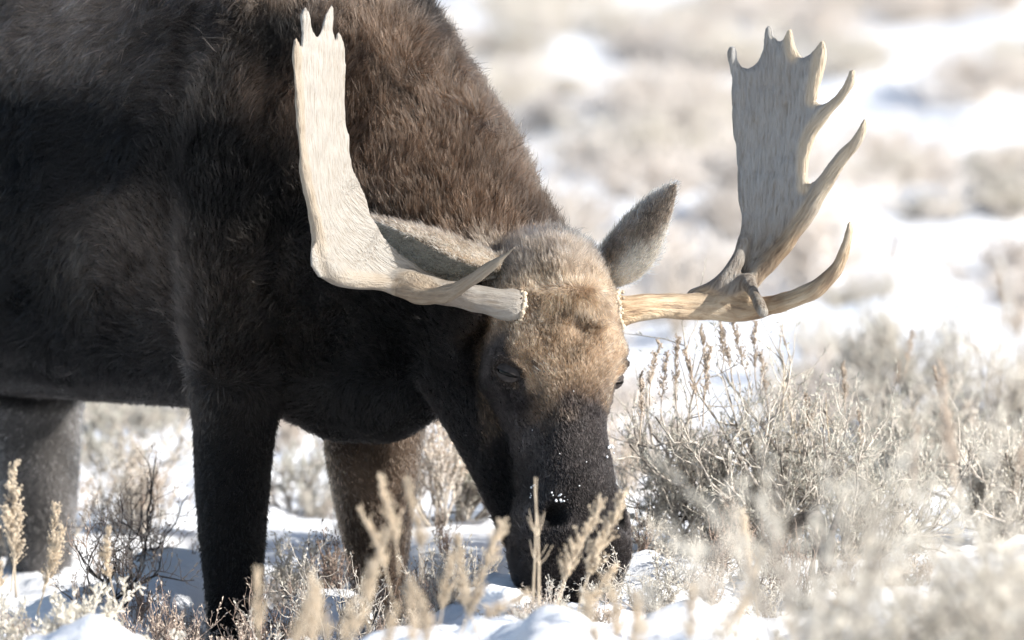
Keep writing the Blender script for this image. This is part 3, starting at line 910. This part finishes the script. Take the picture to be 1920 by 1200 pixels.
burr(antR, P(1163, 581, .122), unit(P(1200, 577, .12) - P(1160, 582, .122)), .0335, 38)


# image-left antler (the moose's right): palm seen almost edge-on, facing the sun
def dL(x, y):
    dx = (x - 600) / 1000 - .03 * sstep(300, 520, np.array(float(y))) * 0
    g = 2.0 * dx if dx < 0 else .20 * (1 - math.exp(-dx / .085))
    return -.13 + g


def nL(x, y):
    e = 2.0; dx = dL(x + e, y) - dL(x - e, y); s = dx / (2 * e / 1000)
    return unit(V(s, -1, .10))


ant = Acc()
PALM_L = [(582, 470), (596, 444), (588, 405), (576, 368), (567, 320), (560, 267), (555, 187), (551, 128), (550, 88), (554, 73), (559, 79), (564, 90), (568, 64), (566, 32), (572, 16), (578, 26), (584, 52),
          (595, 67), (604, 53), (612, 22), (620, 7), (625, 10), (625, 32), (622, 55), (628, 82), (631, 62), (636, 62), (643, 80), (646, 101), (646, 160), (649, 224), (653, 288), (662, 320), (683, 362),
          (696, 405), (715, 437), (747, 474), (790, 504), (838, 525), (830, 565), (782, 560), (735, 540), (681, 540), (628, 532), (598, 519), (584, 500)]
poly_slab(ant, PALM_L, dL, nL, .0065)


def tL(rows): px_tube(ant, [(x, y, dL(x, y) + dz, r) for x, y, dz, r in rows])


tL([(572, 14, 0, 3), (574, 34, 0, 7), (577, 66, 0, 8), (582, 100, 0, 6)])
tL([(621, 6, 0, 3), (619, 28, 0, 7), (613, 60, 0, 8), (608, 95, 0, 6)])
tL([(554, 72, 0, 4), (555, 95, 0, 6), (557, 140, 0, 6), (561, 220, 0, 6), (567, 310, 0, 7), (582, 380, 0, 9), (596, 440, 0, 12), (600, 470, 0, 18), (612, 500, .0, 22), (650, 522, 0, 18), (720, 530, 0, 15), (790, 545, -.01, 20)])
tL([(634, 60, 0, 4), (639, 85, 0, 7), (642, 120, 0, 6), (645, 220, 0, 5)])
bL = [(1030, 590, .09, 20), (988, 581, .05, 22), (966, 576, .02, 33), (950, 572, .014, 32), (930, 568, .012, 27.5), (905, 562, .012, 25), (860, 552, .018, 25), (815, 545, .022, 26), (770, 532, .030, 24), (720, 516, .035, 17), (665, 500, .035, 8)]
px_tube(ant, bL, 16)
px_tube(ant, [(715, 533, .03, 9), (765, 546, .012, 18), (805, 556, -.025, 18), (850, 545, -.075, 15.5), (895, 517, -.115, 12.5), (930, 492, -.14, 9), (955, 472, -.155, 5.5), (966, 462, -.16, 2)])
px_tube(ant, [(598, 442, -.14, 9), (610, 436, -.135, 7), (616, 446, -.128, 4)])
antL = finish_antler(ant, (V(.52, .51, .50), V(.50, .445, .38)), 'antler', 'bleached sunlit antler seen edge-on with raised knee and slim brow tine', [
    [(1000, 582, .05), (962, 572, .02), (860, 552, .02), (770, 530, .02), (660, 490, 0), (615, 400, -.1), (600, 250, -.13), (598, 20, -.13)],
    [(770, 545, 0), (850, 545, -.075), (930, 492, -.14), (966, 462, -.16)],
    [(790, 545, dL(790, 545)), (720, 530, dL(720, 530)), (650, 522, dL(650, 522)), (605, 500, dL(605, 500)), (590, 420, dL(590, 420)), (567, 310, dL(567, 310)), (556, 150, dL(556, 150)), (554, 72, dL(554, 72))]],
    lambda c: .62 + .45 * sstep(.70, .80, c[:, 2]) + .20 * wob(c, 18, 67))
burr(antL, P(967, 576, .019), unit(P(905, 562, -.01) - P(960, 574, .016)), .0345, 38)


# ------------------------------------------------------------------ the moose's coat
def coat_weight(p, n):
    view = units(V(0, -15, 1.98) - p)
    facing = (n * view).sum(1)
    w = np.where(facing > -.25, 1.0, .18)
    hd = in_head(p)[0]
    w = w * (1 + 3.0 * hd)
    for sg in (-1, 1): w = w * (np.sqrt(((p - H(.268, sg * .132, .004)) ** 2).sum(1)) > .0125)
    w = w * np.where(p[:, 0] < -1.15, .3, 1) * np.where(p[:, 2] > 1.35, .3, 1) * np.where(p[:, 2] < -.02, 0.0, 1)
    return w


fur_on(body_me, FUR_N, coat, flow, 'fur', moose, coat_weight, .00056, .36, 10)


# ------------------------------------------------------------------ sagebrush
class Plant:
    def __init__(s, seed):
        s.r = np.random.default_rng(seed); s.wood = Acc(); s.twig = Acc(); s.tw = []; s.tips = []

    def limb(s, p, d, L, r0, depth, kids, up=.10, wander=.28):
        n = 7 if depth == 0 else 5
        pts = [np.array(p, float)]; d = unit(d)
        for i in range(n - 1):
            d = unit(d + s.r.normal(size=3) * wander + UP * up)
            pts.append(pts[-1] + d * L / (n - 1))
        rad = np.linspace(r0, r0 * (.55 if depth < len(kids) else .3), n)
        (s.wood if depth < 2 else s.twig).tube(pts, rad, 6 if depth == 0 else (5 if depth == 1 else 3), depth < 2)
        if depth < len(kids):
            for k in range(kids[depth]):
                u = s.r.uniform(.3, 1.0) * (n - 1); i = min(int(u), n - 2); f = u - i
                q = pts[i] * (1 - f) + pts[i + 1] * f
                dd = unit(unit(pts[i + 1] - pts[i]) + s.r.normal(size=3) * .75 + UP * .35)
                s.limb(q, dd, L * s.r.uniform(.45, .75), max(r0 * .5, .0009), depth + 1, kids, up * 1.4, wander)
        else:
            s.tw.append(np.array(pts)); s.tips.append((pts[-1], d))

    def leaves(s, per, ln=.011, wd=.003, low=0.0):
        P0, D = [], []
        for pts in s.tw:
            m = s.r.poisson(per); u = s.r.uniform(low, 1, m) ** .7 * (len(pts) - 1); i = np.minimum(u.astype(int), len(pts) - 2); f = (u - i)[:, None]
            P0.append(pts[i] * (1 - f) + pts[i + 1] * f); D.append(units(pts[i + 1] - pts[i]))
        P0 = np.concatenate(P0); D = np.concatenate(D); m = len(P0)
        d = units(D * .8 + s.r.normal(size=(m, 3)) * .6 + UP * .25)
        sd = units(np.cross(d, s.r.normal(size=(m, 3))))
        l = ln * s.r.uniform(.6, 1.4, m)[:, None]; w = wd * s.r.uniform(.7, 1.3, m)[:, None]
        nn = np.cross(d, sd)
        v = np.stack([P0, P0 + d * l * .65 + sd * w * .5, P0 + d * l + nn * l * .12, P0 + d * l * .65 - sd * w * .5], 1).reshape(-1, 3)
        b = np.arange(m) * 4
        a = Acc(); a.add(v, np.concatenate([np.stack([b, b + 1, b + 2], 1), np.stack([b, b + 2, b + 3], 1)]))
        return a


def stalk_mesh(seed, L, width, n_side, seeds, name, bare=False):
    """a dry flower stalk standing on its foot at the origin"""
    r = np.random.default_rng(seed); a = Acc(); t = []
    pts = [V(0, 0, 0)]; d = unit(V(r.normal() * .05, r.normal() * .05, 1))
    for i in range(9):
        d = unit(d + r.normal(size=3) * .05 + UP * .05); pts.append(pts[-1] + d * L / 9)
    pts = np.array(pts); a.tube(pts, np.linspace(.0020, .0007, 10), 5)
    if bare:
        for k in range(4):
            u = r.uniform(3, 8); i = int(u); q = pts[i]; dd = unit(V(r.normal(), r.normal(), 1.2))
            a.tube([q, q + dd * L * .08, q + (dd + UP * .3) * L * .15], [.0009, .0007, .0004], 4)
        return a.mesh(name)
    cent, rad = [], []
    for k in range(n_side):
        u = r.uniform(.30, 1.0); x = u * 9; i = min(int(x), 8); q = pts[i] + (pts[i + 1] - pts[i]) * (x - i)
        ln = width * (1.15 - .75 * u) * r.uniform(.5, 1.1); az = r.uniform(0, 2 * pi); dd = unit(V(cos(az), sin(az), r.uniform(1.2, 2.4)))
        e = q + dd * ln
        a.tube([q, q + dd * ln * .5, e], [.0007, .0006, .0004], 3, False)
        for j in range(seeds):
            f = r.uniform(.15, 1.05); cent.append(q + dd * ln * f + r.normal(size=3) * .0013); rad.append(r.uniform(.0012, .0024))
    cent = np.array(cent); rad = np.array(rad); m = len(cent)
    oc = np.array([(1, 0, 0), (-1, 0, 0), (0, 1, 0), (0, -1, 0), (0, 0, 1.5), (0, 0, -1.3)])
    of = np.array([(0, 2, 4), (2, 1, 4), (1, 3, 4), (3, 0, 4), (2, 0, 5), (1, 2, 5), (3, 1, 5), (0, 3, 5)])
    v = (cent[:, None] + oc[None] * rad[:, None, None]).reshape(-1, 3)
    a.add(v, (of[None] + (np.arange(m) * 6)[:, None, None]).reshape(-1, 3))
    return a.mesh(name)


STALK = [stalk_mesh(100 + i, .20, .040, 46, 9, 'flower_stalk') for i in range(4)]
PLUME = [stalk_mesh(120 + i, .22, .050, 80, 10, 'flower_stalk') for i in range(3)]
BARE = [stalk_mesh(140 + i, .20, .03, 0, 0, 'bare_stalk', True) for i in range(3)]
for m_ in STALK: m_.materials.append(M['seed'])
for m_ in PLUME: m_.materials.append(M['straw'])
for m_ in BARE: m_.materials.append(M['straw'])


def put_stalk(parent, me, foot, tip, name='flower_stalk', sway=0.0):
    """stand a shared stalk mesh between two points"""
    o = bpy.data.objects.new(name, me); COL.objects.link(o); o.parent = parent
    d = np.asarray(tip) - np.asarray(foot); L = np.linalg.norm(d)
    z0 = .20 if me in STALK or me in BARE else .22
    q = Vector(d).to_track_quat('Z', 'Y') @ Matrix.Rotation(random.uniform(0, 6.28), 3, 'Z').to_quaternion()
    sc = L / z0
    wsc = min(max(sc, .7), 1.25)
    o.matrix_world = Matrix.Translation(Vector(foot) - parent.location) @ q.to_matrix().to_4x4() @ Matrix.Diagonal((wsc, wsc, sc, 1))
    return o


def sagebrush(seed, base, h, spread, mains, kids, per, label, group=None, leafm='leaf', woodm='bark', twigm='twig', stalks=(), auto=0, ln=.011, wdt=.003, lean=(0, 0), name='sagebrush', r0=.008, meshes=False):
    p = Plant(seed)
    for i in range(mains):
        az = i * 2.4 + p.r.normal() * .3; el = p.r.uniform(.35, 1.25)
        k = (spread * cos(el) + h * sin(el))
        d = V(cos(az) * cos(el) * spread / max(h, .01) + lean[0], sin(az) * cos(el) * spread / max(h, .01) + lean[1], sin(el))
        p.limb(V(p.r.normal() * .012, p.r.normal() * .012, -.02), d, k * p.r.uniform(.40, .66), r0 * p.r.uniform(.6, 1.1), 0, kids)
    root = empty(name, base)
    br = link('branches', p.wood.mesh('branches'), M[woodm], root)
    tag(link('twigs', p.twig.mesh('twigs'), M[twigm], root), None, None, None, 'stuff')
    if per: tag(link('foliage', p.leaves(per, ln, wdt).mesh('foliage'), M[leafm], root, False), None, None, None, 'stuff')
    for foot, tip, kind in stalks: put_stalk(root, random.choice(kind), foot, tip, 'flower_stalk' if kind is not BARE else 'bare_stalk')
    if auto:
        tips = sorted(p.tips, key=lambda a: -a[0][2])[:max(auto * 5, 6)]
        for j in p.r.choice(len(tips), auto, replace=False):
            q = np.asarray(base) + tips[j][0]; Ls = p.r.uniform(.06, .12) * min(1.2, h / .3)
            put_stalk(root, random.choice(STALK), q, q + V(p.r.normal() * .02, p.r.normal() * .02, Ls))
    tag(root, label, 'sagebrush' if name == 'sagebrush' else 'shrub', group)
    return root


def copy_tree(o, parent=None):
    c = o.copy(); COL.objects.link(c)
    if parent is not None: c.parent = parent
    for ch in o.children: copy_tree(ch, c)
    return c


def ground_at(X, Y): return V(X, Y, float(gz(np.array([X]), np.array([Y]))[0]))


def gp(px, Y, dz=0.0):
    X = (px - 960) / KPX * (CAM_D + Y) * 1.004
    return ground_at(X, Y) + UP * dz


# the tall sharp bush beside the muzzle
hb = P(1440, 1005, .50); hb[2] = gz(np.array([hb[0]]), np.array([.5]))[0] - .01
ST = [((1218, 760), (1216, 640), .35), ((1240, 790), (1232, 662), .40), ((1268, 770), (1262, 632), .42), ((1312, 790), (1296, 655), .35), ((1318, 800), (1316, 650), .38), ((1330, 740), (1318, 612), .5),
      ((1352, 700), (1352, 618), .45), ((1378, 730), (1350, 600), .55), ((1410, 740), (1388, 600), .52), ((1418, 730), (1402, 605), .60), ((1440, 770), (1436, 660), .5), ((1524, 840), (1524, 740), .45),
      ((1585, 780), (1583, 680), .6), ((1610, 860), (1622, 770), .6), ((1200, 830), (1206, 700), .3)]
sagebrush(11, hb, .30, .46, 23, (7, 6), 8, 'tall sharp grey sagebrush with brown seed spikes beside the moose\'s muzzle', None, 'leaf', 'bark', 'twig',
          [(P(a[0], a[1], Y), P(b[0], b[1], Y), STALK) for a, b, Y in ST] +
          [(P(1470, 800, .4), P(1462, 655, .4), BARE), (P(1500, 850, .42), P(1476, 720, .42), BARE), (P(1555, 830, .45), P(1560, 735, .45), BARE)], r0=.0065)
sagebrush(12, gp(1285, .55, -.01), .24, .30, 15, (5, 6), 9, 'low tangle of fine silvery sage twigs between the muzzle and the tall sharp bush', None, 'paleleaf', 'bark', 'twig', r0=.005)
sagebrush(13, gp(1610, .45, -.01), .24, .30, 15, (5, 6), 9, 'low silvery sagebrush right of the gnarled stump', None, 'leaf', 'bark', 'twig', r0=.005)

# the old stump at the foot of that bush
a = Acc()
for rows in ([(1535, 1135, .12, 16), (1540, 1090, .14, 14), (1545, 1040, .16, 12), (1540, 985, .2, 11), (1515, 972, .28, 12), (1470, 990, .38, 11), (1410, 990, .45, 9), (1350, 985, .5, 5), (1270, 965, .5, 2.5)],
             [(1550, 1125, .13, 13), (1556, 1060, .14, 10), (1560, 1000, .15, 8), (1575, 960, .2, 5), (1590, 930, .22, 2)],
             [(1525, 1130, .12, 9), (1526, 1070, .12, 7), (1535, 1010, .14, 5), (1538, 970, .17, 4)],
             [(1470, 990, .38, 6), (1440, 940, .40, 5), (1470, 885, .4, 4), (1445, 820, .38, 2.5), (1400, 770, .38, 1.5)]):
    r_ = smooth_path(rows, 7); pts = np.array([P(x, y, Y) for x, y, Y, _ in r_]); pts = pts + .005 * np.stack([wob(pts, 60, 71), wob(pts, 60, 72), wob(pts, 60, 73)], 1)
    a.tube(pts, r_[:, 3] / 1000 * (1 + .3 * wob(pts, 90, 74)), 9)
tag(link('gnarled_stump', a.mesh('gnarled_stump'), M['darkbark']), 'dark gnarled old sagebrush stump at the foot of the sharp bush', 'stump')

# bushes behind it, softer with distance
for i, (px, Y, h, sp, per, lab) in enumerate([
        (1640, 2.4, .22, .22, 10, 'soft grey sagebrush directly behind the sharp bush'),
        (1790, 1.7, .26, .22, 12, 'dense sagebrush at the edge of the snow bank, right of the sharp bush'),
        (1900, 2.9, .30, .26, 12, 'blurred sagebrush cut by the right border, under the high snow patch'),
        (1700, 4.2, .28, .26, 10, 'blurred sagebrush below the long curved brow tine'),
        (1880, 0.75, .26, .22, 13, 'branchy pale sagebrush at the right border, above the blurred foreground clump')]):
    sagebrush(20 + i, gp(px, Y, -.01), h, sp, 16, (6, 5), per, lab, None, 'leaf' if i % 2 else 'paleleaf', auto=1)
# sagebrush behind the chin and between the legs
for i, (px, Y, h, sp, per, n_, lab) in enumerate([
        (870, 1.15, .24, .10, 10, 5, 'upright sagebrush with slim spikes in the gap between foreleg and jaw'),
        (560, 2.4, .26, .16, 12, 3, 'blurred sagebrush seen between the two forelegs'),
        (230, 3.0, .26, .2, 12, 3, 'blurred sagebrush seen under the belly'),
        (420, 4.2, .34, .3, 12, 2, 'faint sagebrush far back under the belly')]):
    sagebrush(30 + i, gp(px, Y, -.01), h, sp, 9, (5, 5), per, lab, None, 'leaf', auto=n_)

# low twiggy shrubs standing in the snow about the feet
SHRUBS = [(190, .35, .20, .17, 'reddish twiggy shrub in front of the hind leg'), (260, .75, .22, .15, 'dark twiggy shrub between hind leg and near foreleg, topmost one'),
          (300, -.15, .17, .16, 'reddish twiggy shrub just left of the near foreleg'), (430, -.35, .16, .10, 'bare reddish twigs in front of the near foreleg'),
          (545, .15, .20, .13, 'dark budded shrub just right of the near foreleg'), (610, -.1, .20, .15, 'low twiggy shrub with snow lumps between the forelegs'),
          (500, -.5, .15, .1, 'thin pale twigs in the dip by the near foreleg'),
          (700, .2, .18, .14, 'brown twigs in front of the far foreleg'), (860, .35, .16, .12, 'sparse twigs on the snow between far foreleg and jaw'),
          (960, -.25, .09, .10, 'dark leafy twigs under the jaw beside the snow ball'), (1150, -.20, .055, .15, 'tangle of pale dry twigs under the muzzle tip'),
          (1060, -.35, .05, .14, 'dry twigs in the snow in front of the muzzle'),
          (1260, -.02, .11, .10, 'small budded sprig in the snow right of the muzzle'), (1340, .1, .10, .09, 'small sprig on the snow below the sharp bush'),
          (1210, .3, .12, .08, 'short sprig between muzzle and sharp bush'), (1420, .0, .12, .08, 'lone sprig on the snow beside the old trunk')]
for i, (px, Y, h, sp, lab) in enumerate(SHRUBS):
    red = 'red' in lab or 'brown' in lab or 'dark' in lab
    sagebrush(50 + i, gp(px, Y, -.015), h, sp, 9 if h > .13 else 6, (5, 4), 5 if i % 3 else 8, lab, None, 'paleleaf' if not red else 'seed', 'darkbark' if red else 'bark', 'redtwig' if red else 'twig',
              ln=.007, wdt=.003, name='twiggy_shrub', r0=.0035)

# ------------------------------------------------------------------ foreground plants, out of focus
# pale sage at the left corner with three seed spikes
lb = gp(150, -.95, -.02)
sagebrush(80, lb, .20, .26, 16, (6, 5), 24, 'pale leafy sagebrush at the left corner with tan seed spikes', None, 'paleleaf', 'bark', 'twig',
          [(P(30, 1120, -.9), P(16, 900, -1.0), PLUME), (P(20, 1110, -.7), P(45, 955, -.7), PLUME), (P(80, 1110, -.75), P(128, 950, -.75), PLUME), (P(70, 1150, -.8), P(118, 985, -.8), PLUME),
           (P(215, 1120, -.8), P(175, 1010, -.9), PLUME), (P(5, 1140, -.85), P(8, 1020, -.8), PLUME)], ln=.012, wdt=.005)
# straw plumes in front of the legs and muzzle: each plant has its own foot
FG = [('straw plume plant in front of the far foreleg, three tall spikes', -2.1, 720, [((690, 1190), (684, 1000)), ((748, 1080), (738, 895)), ((735, 1120), (712, 950)), ((790, 1090), (800, 900))]),
      ('blurred straw spikes between near and far foreleg', -2.4, 600, [((625, 1260), (596, 1075)), ((650, 1250), (690, 1060)), ((482, 1240), (490, 1070))]),
      ('leaning straw spikes under the jaw', -2.0, 880, [((850, 1230), (930, 985)), ((820, 1190), (846, 1040)), ((900, 1200), (822, 1020)), ((880, 1190), (965, 1090))]),
      ('cream straw plumes rising across the muzzle', -1.35, 1060, [((1040, 1160), (1082, 930)), ((1080, 1160), (1138, 915)), ((1000, 1130), (996, 890)), ((1010, 1140), (1030, 895)), ((1075, 1170), (1150, 1060))]),
      ('short blurred straw tuft in front of the snow bank, right of the muzzle', -2.6, 1250, [((1215, 1230), (1200, 1110)), ((1290, 1240), (1300, 1100)), ((1340, 1230), (1395, 1090))]),
      ('short blurred straw spikes at the bottom edge left of the far foreleg', -2.9, 560, [((545, 1260), (560, 1120)), ((590, 1260), (575, 1100)), ((640, 1270), (660, 1130))]),
      ('blurred straw spikes at the bottom edge under the jaw', -3.0, 790, [((780, 1260), (760, 1090)), ((800, 1260), (812, 1110)), ((730, 1260), (715, 1130))]),
      ('pale blurred straw fan at the bottom edge below the muzzle', -2.8, 1130, [((1130, 1250), (1100, 1110)), ((1150, 1250), (1180, 1090)), ((1170, 1260), (1225, 1130))]),
      ('blurred straw spikes at the bottom edge below the stump', -2.9, 1500, [((1500, 1260), (1470, 1100)), ((1520, 1260), (1535, 1120)), ((1560, 1260), (1580, 1090))]),
      ('tan spike in front of the sharp bush', -1.6, 1400, [((1420, 1160), (1395, 960)), ((1380, 1190), (1420, 1030))])]
for i, (lab, Y, px, st) in enumerate(FG):
    base = gp(px, Y, -.02)
    kinds = [BARE if (i == 3 and k in (2, 3)) else PLUME for k in range(len(st))]
    sagebrush(90 + i, base, .06, .10, 7, (4, 4), 8, lab, None, 'paleleaf', 'twig', 'twig',
              [(P(*a_, Y + .1 * k % .3), P(*b_, Y + .1 * k % .3), kd_) for k, ((a_, b_), kd_) in enumerate(zip(st, kinds))], ln=.014, wdt=.006, name='straw_plant', r0=.003)
# big pale clump at the right corner
for i, (px, Y, h, sp, n_, lab) in enumerate([
        (1800, -3.9, .78, .30, 1, 'large blurred pale sagebrush filling the right corner of the foreground'),
        (1650, -3.3, .30, .13, 0, 'small blurred pale sagebrush at the left side of the large foreground clump'),
        (1925, -3.2, .46, .18, 0, 'blurred tan sagebrush cut by the right border, beside the large foreground clump')]):
    sagebrush(110 + i, gp(px, Y, -.02), h, sp, 18, (6, 5), 13, lab, None, 'paleleaf', 'bark', 'twig', auto=n_, ln=.016, wdt=.007)
sb = gp(1770, -2.0, -.02)
sagebrush(115, sb, .22, .12, 8, (5, 4), 12, 'brownish blurred seed spikes standing above the large foreground clump', None, 'paleleaf', 'bark', 'twig',
          [(P(1790, 940, -2), P(1760, 690, -2), STALK), (P(1800, 930, -2.1), P(1785, 740, -2.1), STALK), (P(1715, 960, -1.9), P(1705, 800, -1.9), STALK), (P(1905, 930, -2), P(1910, 790, -2), STALK)])

# ------------------------------------------------------------------ the sage flat far behind
PROTO = []
for i in range(6):
    p = Plant(200 + i); h = .26 + .03 * i
    for k in range(15):
        az = k * 2.4; el = p.r.uniform(.30, 1.3)
        p.limb(V(0, 0, -.03), V(cos(az) * cos(el), sin(az) * cos(el), sin(el) * 1.3), h * p.r.uniform(.4, .8), .006, 0, (5, 4), .16, .26)
    PROTO.append((p.wood.mesh('branches'), p.twig.mesh('twigs'), p.leaves(11, .018, .005).mesh('foliage')))
rb = np.random.default_rng(5)
n_far = 0
while n_far < 200:
    Y = 4.0 + 40 * rb.random() ** .95
    half = (CAM_D + Y) * .064 + .35
    X = rb.uniform(-half if Y < 7 else -half * .2, half)
    # clearings of open snow
    if wob(np.array([[X * 1.0, Y * .28, 0]]), 3.6, 78)[0] > .45: continue
    g = ground_at(X, Y); k = rb.integers(6)
    root = empty('sagebrush', g); sc_ = rb.uniform(.45, 1.0) * (1 + Y * .008); root.scale = (sc_ * 1.5, sc_ * 1.5, sc_ * rb.uniform(.45, .85)); root.rotation_euler.z = rb.uniform(0, 6.28)
    for nm, me, mt in zip(('branches', 'twigs', 'foliage'), PROTO[k], ('paletwig', 'paletwig', 'tanleaf' if k % 3 else 'paleleaf')):
        o = link(nm, me, M[mt], root, False)
        if nm != 'branches': o['kind'] = 'stuff'
    tag(root, 'blurred pale sagebrush far out on the snowy flat behind the moose', 'sagebrush', 'sagebrush on the far flat')
    n_far += 1

LOW = []
for i in range(5):
    p = Plant(300 + i); h = .13 + .02 * i
    for k in range(10):
        az = k * 2.4; el = p.r.uniform(.4, 1.4)
        p.limb(V(0, 0, -.02), V(cos(az) * cos(el), sin(az) * cos(el), sin(el) * 1.2), h * p.r.uniform(.4, .8), .0032, 0, (5, 4), .2, .28)
    LOW.append((p.wood.mesh('branches'), p.twig.mesh('twigs'), p.leaves(7, .009, .003).mesh('foliage')))
for i in range(58):
    Y = .9 + 5.5 * rb.random() ** 1.1
    half = (CAM_D + Y) * .064 + .1
    X = rb.uniform(-half, half); g = ground_at(X, Y); k = rb.integers(5)
    root = empty('sagebrush', g); sc_ = rb.uniform(.6, 1.25); root.scale = (sc_, sc_, sc_ * rb.uniform(.7, 1.2)); root.rotation_euler.z = rb.uniform(0, 6.28)
    for nm, me, mt in zip(('branches', 'twigs', 'foliage'), LOW[k], ('twig', 'twig' if k % 2 else 'paletwig', 'paleleaf' if k % 2 else 'seed')):
        o = link(nm, me, M[mt], root, False)
        if nm != 'branches': o['kind'] = 'stuff'
    tag(root, 'low dry sage clump poking through the snow behind the moose', 'sagebrush', 'low sage clumps in the snow behind the moose')
for i, (px, Y, k, lab) in enumerate([(20, .3, 0, 'low dry sage clump at the left border in front of the hind leg'), (110, .0, 1, 'low dry sage clump below the hind leg, left of the reddish twigs'),
        (350, .3, 2, 'low sage clump on the snow pillow left of the near foreleg'), (560, .45, 3, 'low sage clump right behind the near foreleg'), (520, .8, 4, 'low sage clump in the gap between the forelegs'),
        (650, -.35, 1, 'low pale sage clump before the far foreleg'), (770, -.2, 0, 'low sage clump right of the far foreleg\'s foot'), (830, .1, 2, 'low sage clump on the snow left of the jaw'),
        (900, -.45, 3, 'low pale sage clump before the jaw'), (1000, -.55, 4, 'low pale sage clump before the nostrils'), (1120, -.5, 0, 'low pale sage clump before the lip'),
        (1230, -.35, 1, 'low sage clump on the snow, a hand right of the lip'), (1330, -.3, 2, 'low sage clump on the snow below the silvery tangle'), (1450, -.3, 3, 'low sage clump on the snow left of the stump\'s foot'),
        (1600, -.2, 4, 'low sage clump on the snow right of the stump\'s foot'), (1700, .1, 0, 'low sage clump between stump and right-hand bushes'), (290, -.6, 1, 'low pale sage clump at the bottom edge left of the near foreleg'),
        (700, .95, 2, 'low sage clump behind the far foreleg')]):
    root = empty('sagebrush', gp(px, Y, -.005)); sc_ = .55 + .1 * (i % 4) - (.12 if 850 < px < 1200 else 0); root.scale = (sc_ * 1.1, sc_ * 1.1, sc_ * .8); root.rotation_euler.z = i * 1.3
    for nm, me, mt in zip(('branches', 'twigs', 'foliage'), LOW[k], ('twig', 'twig', 'paleleaf' if i % 2 else 'leaf')):
        o = link(nm, me, M[mt], root, False)
        if nm != 'branches': o['kind'] = 'stuff'
    tag(root, lab, 'sagebrush')

rs_ = np.random.default_rng(17)
SPR = []
for i in range(4):
    p = Plant(500 + i)
    for k in range(5):
        az = k * 2.4; el = p.r.uniform(.7, 1.4)
        p.limb(V(0, 0, -.02), V(cos(az) * cos(el), sin(az) * cos(el), sin(el) * 1.4), .07 * p.r.uniform(.6, 1.2), .0020, 0, (4, 3), .25, .25)
    SPR.append((p.wood.mesh('branches'), p.twig.mesh('twigs'), p.leaves(5, .006, .0028).mesh('foliage')))
for i in range(34):
    px = rs_.uniform(140, 900) if i < 24 else rs_.uniform(1190, 1560); Y = rs_.uniform(-.25, .95) if i < 24 else rs_.uniform(-.3, .35)
    root = empty('sprig', gp(px, Y)); sc_ = rs_.uniform(.7, 1.35); root.scale = (sc_, sc_, sc_); root.rotation_euler.z = rs_.uniform(0, 6.28); k = i % 4
    for nm, me, mt in zip(('branches', 'twigs', 'foliage'), SPR[k], ('redtwig', 'redtwig', 'budleaf')):
        o = link(nm, me, M[mt], root, False)
        if nm != 'branches': o['kind'] = 'stuff'
    tag(root, 'thin dark sprig poking out of the snow near the legs' if i < 24 else 'thin dark sprig on the snow bank right of the muzzle', 'sprig', 'sprigs about the legs' if i < 24 else 'sprigs on the snow bank')

# clods of snow resting on the brush
for i, (px, py, Y, r_, lab) in enumerate([(945, 1062, -.28, .034, 'round snow clod caught in the twigs beside the chin'), (532, 1088, .0, .020, 'small snow clod in the twigs right of the near foreleg'),
        (575, 1120, -.1, .016, 'small snow lump low in the twigs between the forelegs'), (500, 1112, -.1, .014, 'tiny snow lump beside the near foreleg'), (372, 1150, -.35, .022, 'snow clod at the bottom left of the near foreleg'),
        (1180, 1128, -.25, .014, 'tiny snow lump in the twigs under the lip'), (1390, 1075, .0, .020, 'snow clod on the bank below the sharp bush'), (60, 1150, -.7, .030, 'snow clod in the pale leafy sagebrush at the left corner')]):
    v = []; q = []; n1, n2 = 26, 18
    for a_ in range(n2 + 1):
        for b_ in range(n1):
            th = a_ / n2 * pi; ph = b_ * 2 * pi / n1; v.append((sin(th) * cos(ph), sin(th) * sin(ph), cos(th)))
    c = gp(px, Y) + UP * r_ * (.45 if i else 1.1)
    v = np.array(v); v = v * (1 + .22 * wob(v, 2.5, 400 + i) + .16 * wob(v, 5, 420 + i) + .07 * wob(v, 11, 440 + i))[:, None] * np.array([1.3, 1.1, .75]) * r_ + c
    for a_ in range(n2):
        for b_ in range(n1): q.append((a_ * n1 + b_, a_ * n1 + (b_ + 1) % n1, (a_ + 1) * n1 + (b_ + 1) % n1, (a_ + 1) * n1 + b_))
    tag(link('snow_clod', mesh_fast('snow_clod', v, None, q), M['snow']), lab, 'snow clod', 'snow clods caught in the brush', 'thing')

# ------------------------------------------------------------------ crumbs of snow caught in the hair of the nose
a = Acc()
for px, py, cnt, sx, sy, sz in ((1147, 832, 46, 5, 11, .0030), (1050, 934, 12, 12, 4, .0018), (1002, 925, 6, 4, 8, .0016), (1150, 975, 6, 8, 12, .0014), (1085, 850, 7, 45, 50, .0011)):
    for k in range(cnt):
        q = P(px + rb.normal() * sx, py + rb.normal() * sy, -.4); cp = V(0, -CAM_D, CAM_H)
        hit, loc, nrm, _ = body.ray_cast(Vector(q), Vector(unit(q - cp)))
        if not hit: continue
        s_ = sz * rb.uniform(.5, 1.5); c = np.array(loc) + np.array(nrm) * rb.uniform(.003, .009); d = unit(rb.normal(size=3))
        a.tube([c - d * s_, c - d * s_ * .4, c + rb.normal(size=3) * s_ * .3, c + d * s_ * .5, c + d * s_ * .9], np.array([.4, .95, 1.0, .8, .2]) * s_ * rb.uniform(.6, 1.2, 5), 5)
tag(link('snow_crumbs', a.mesh('snow_crumbs'), M['snow'], None, False), 'tiny crumbs of snow caught in the hair of the dark muzzle', 'snow', None, 'stuff')
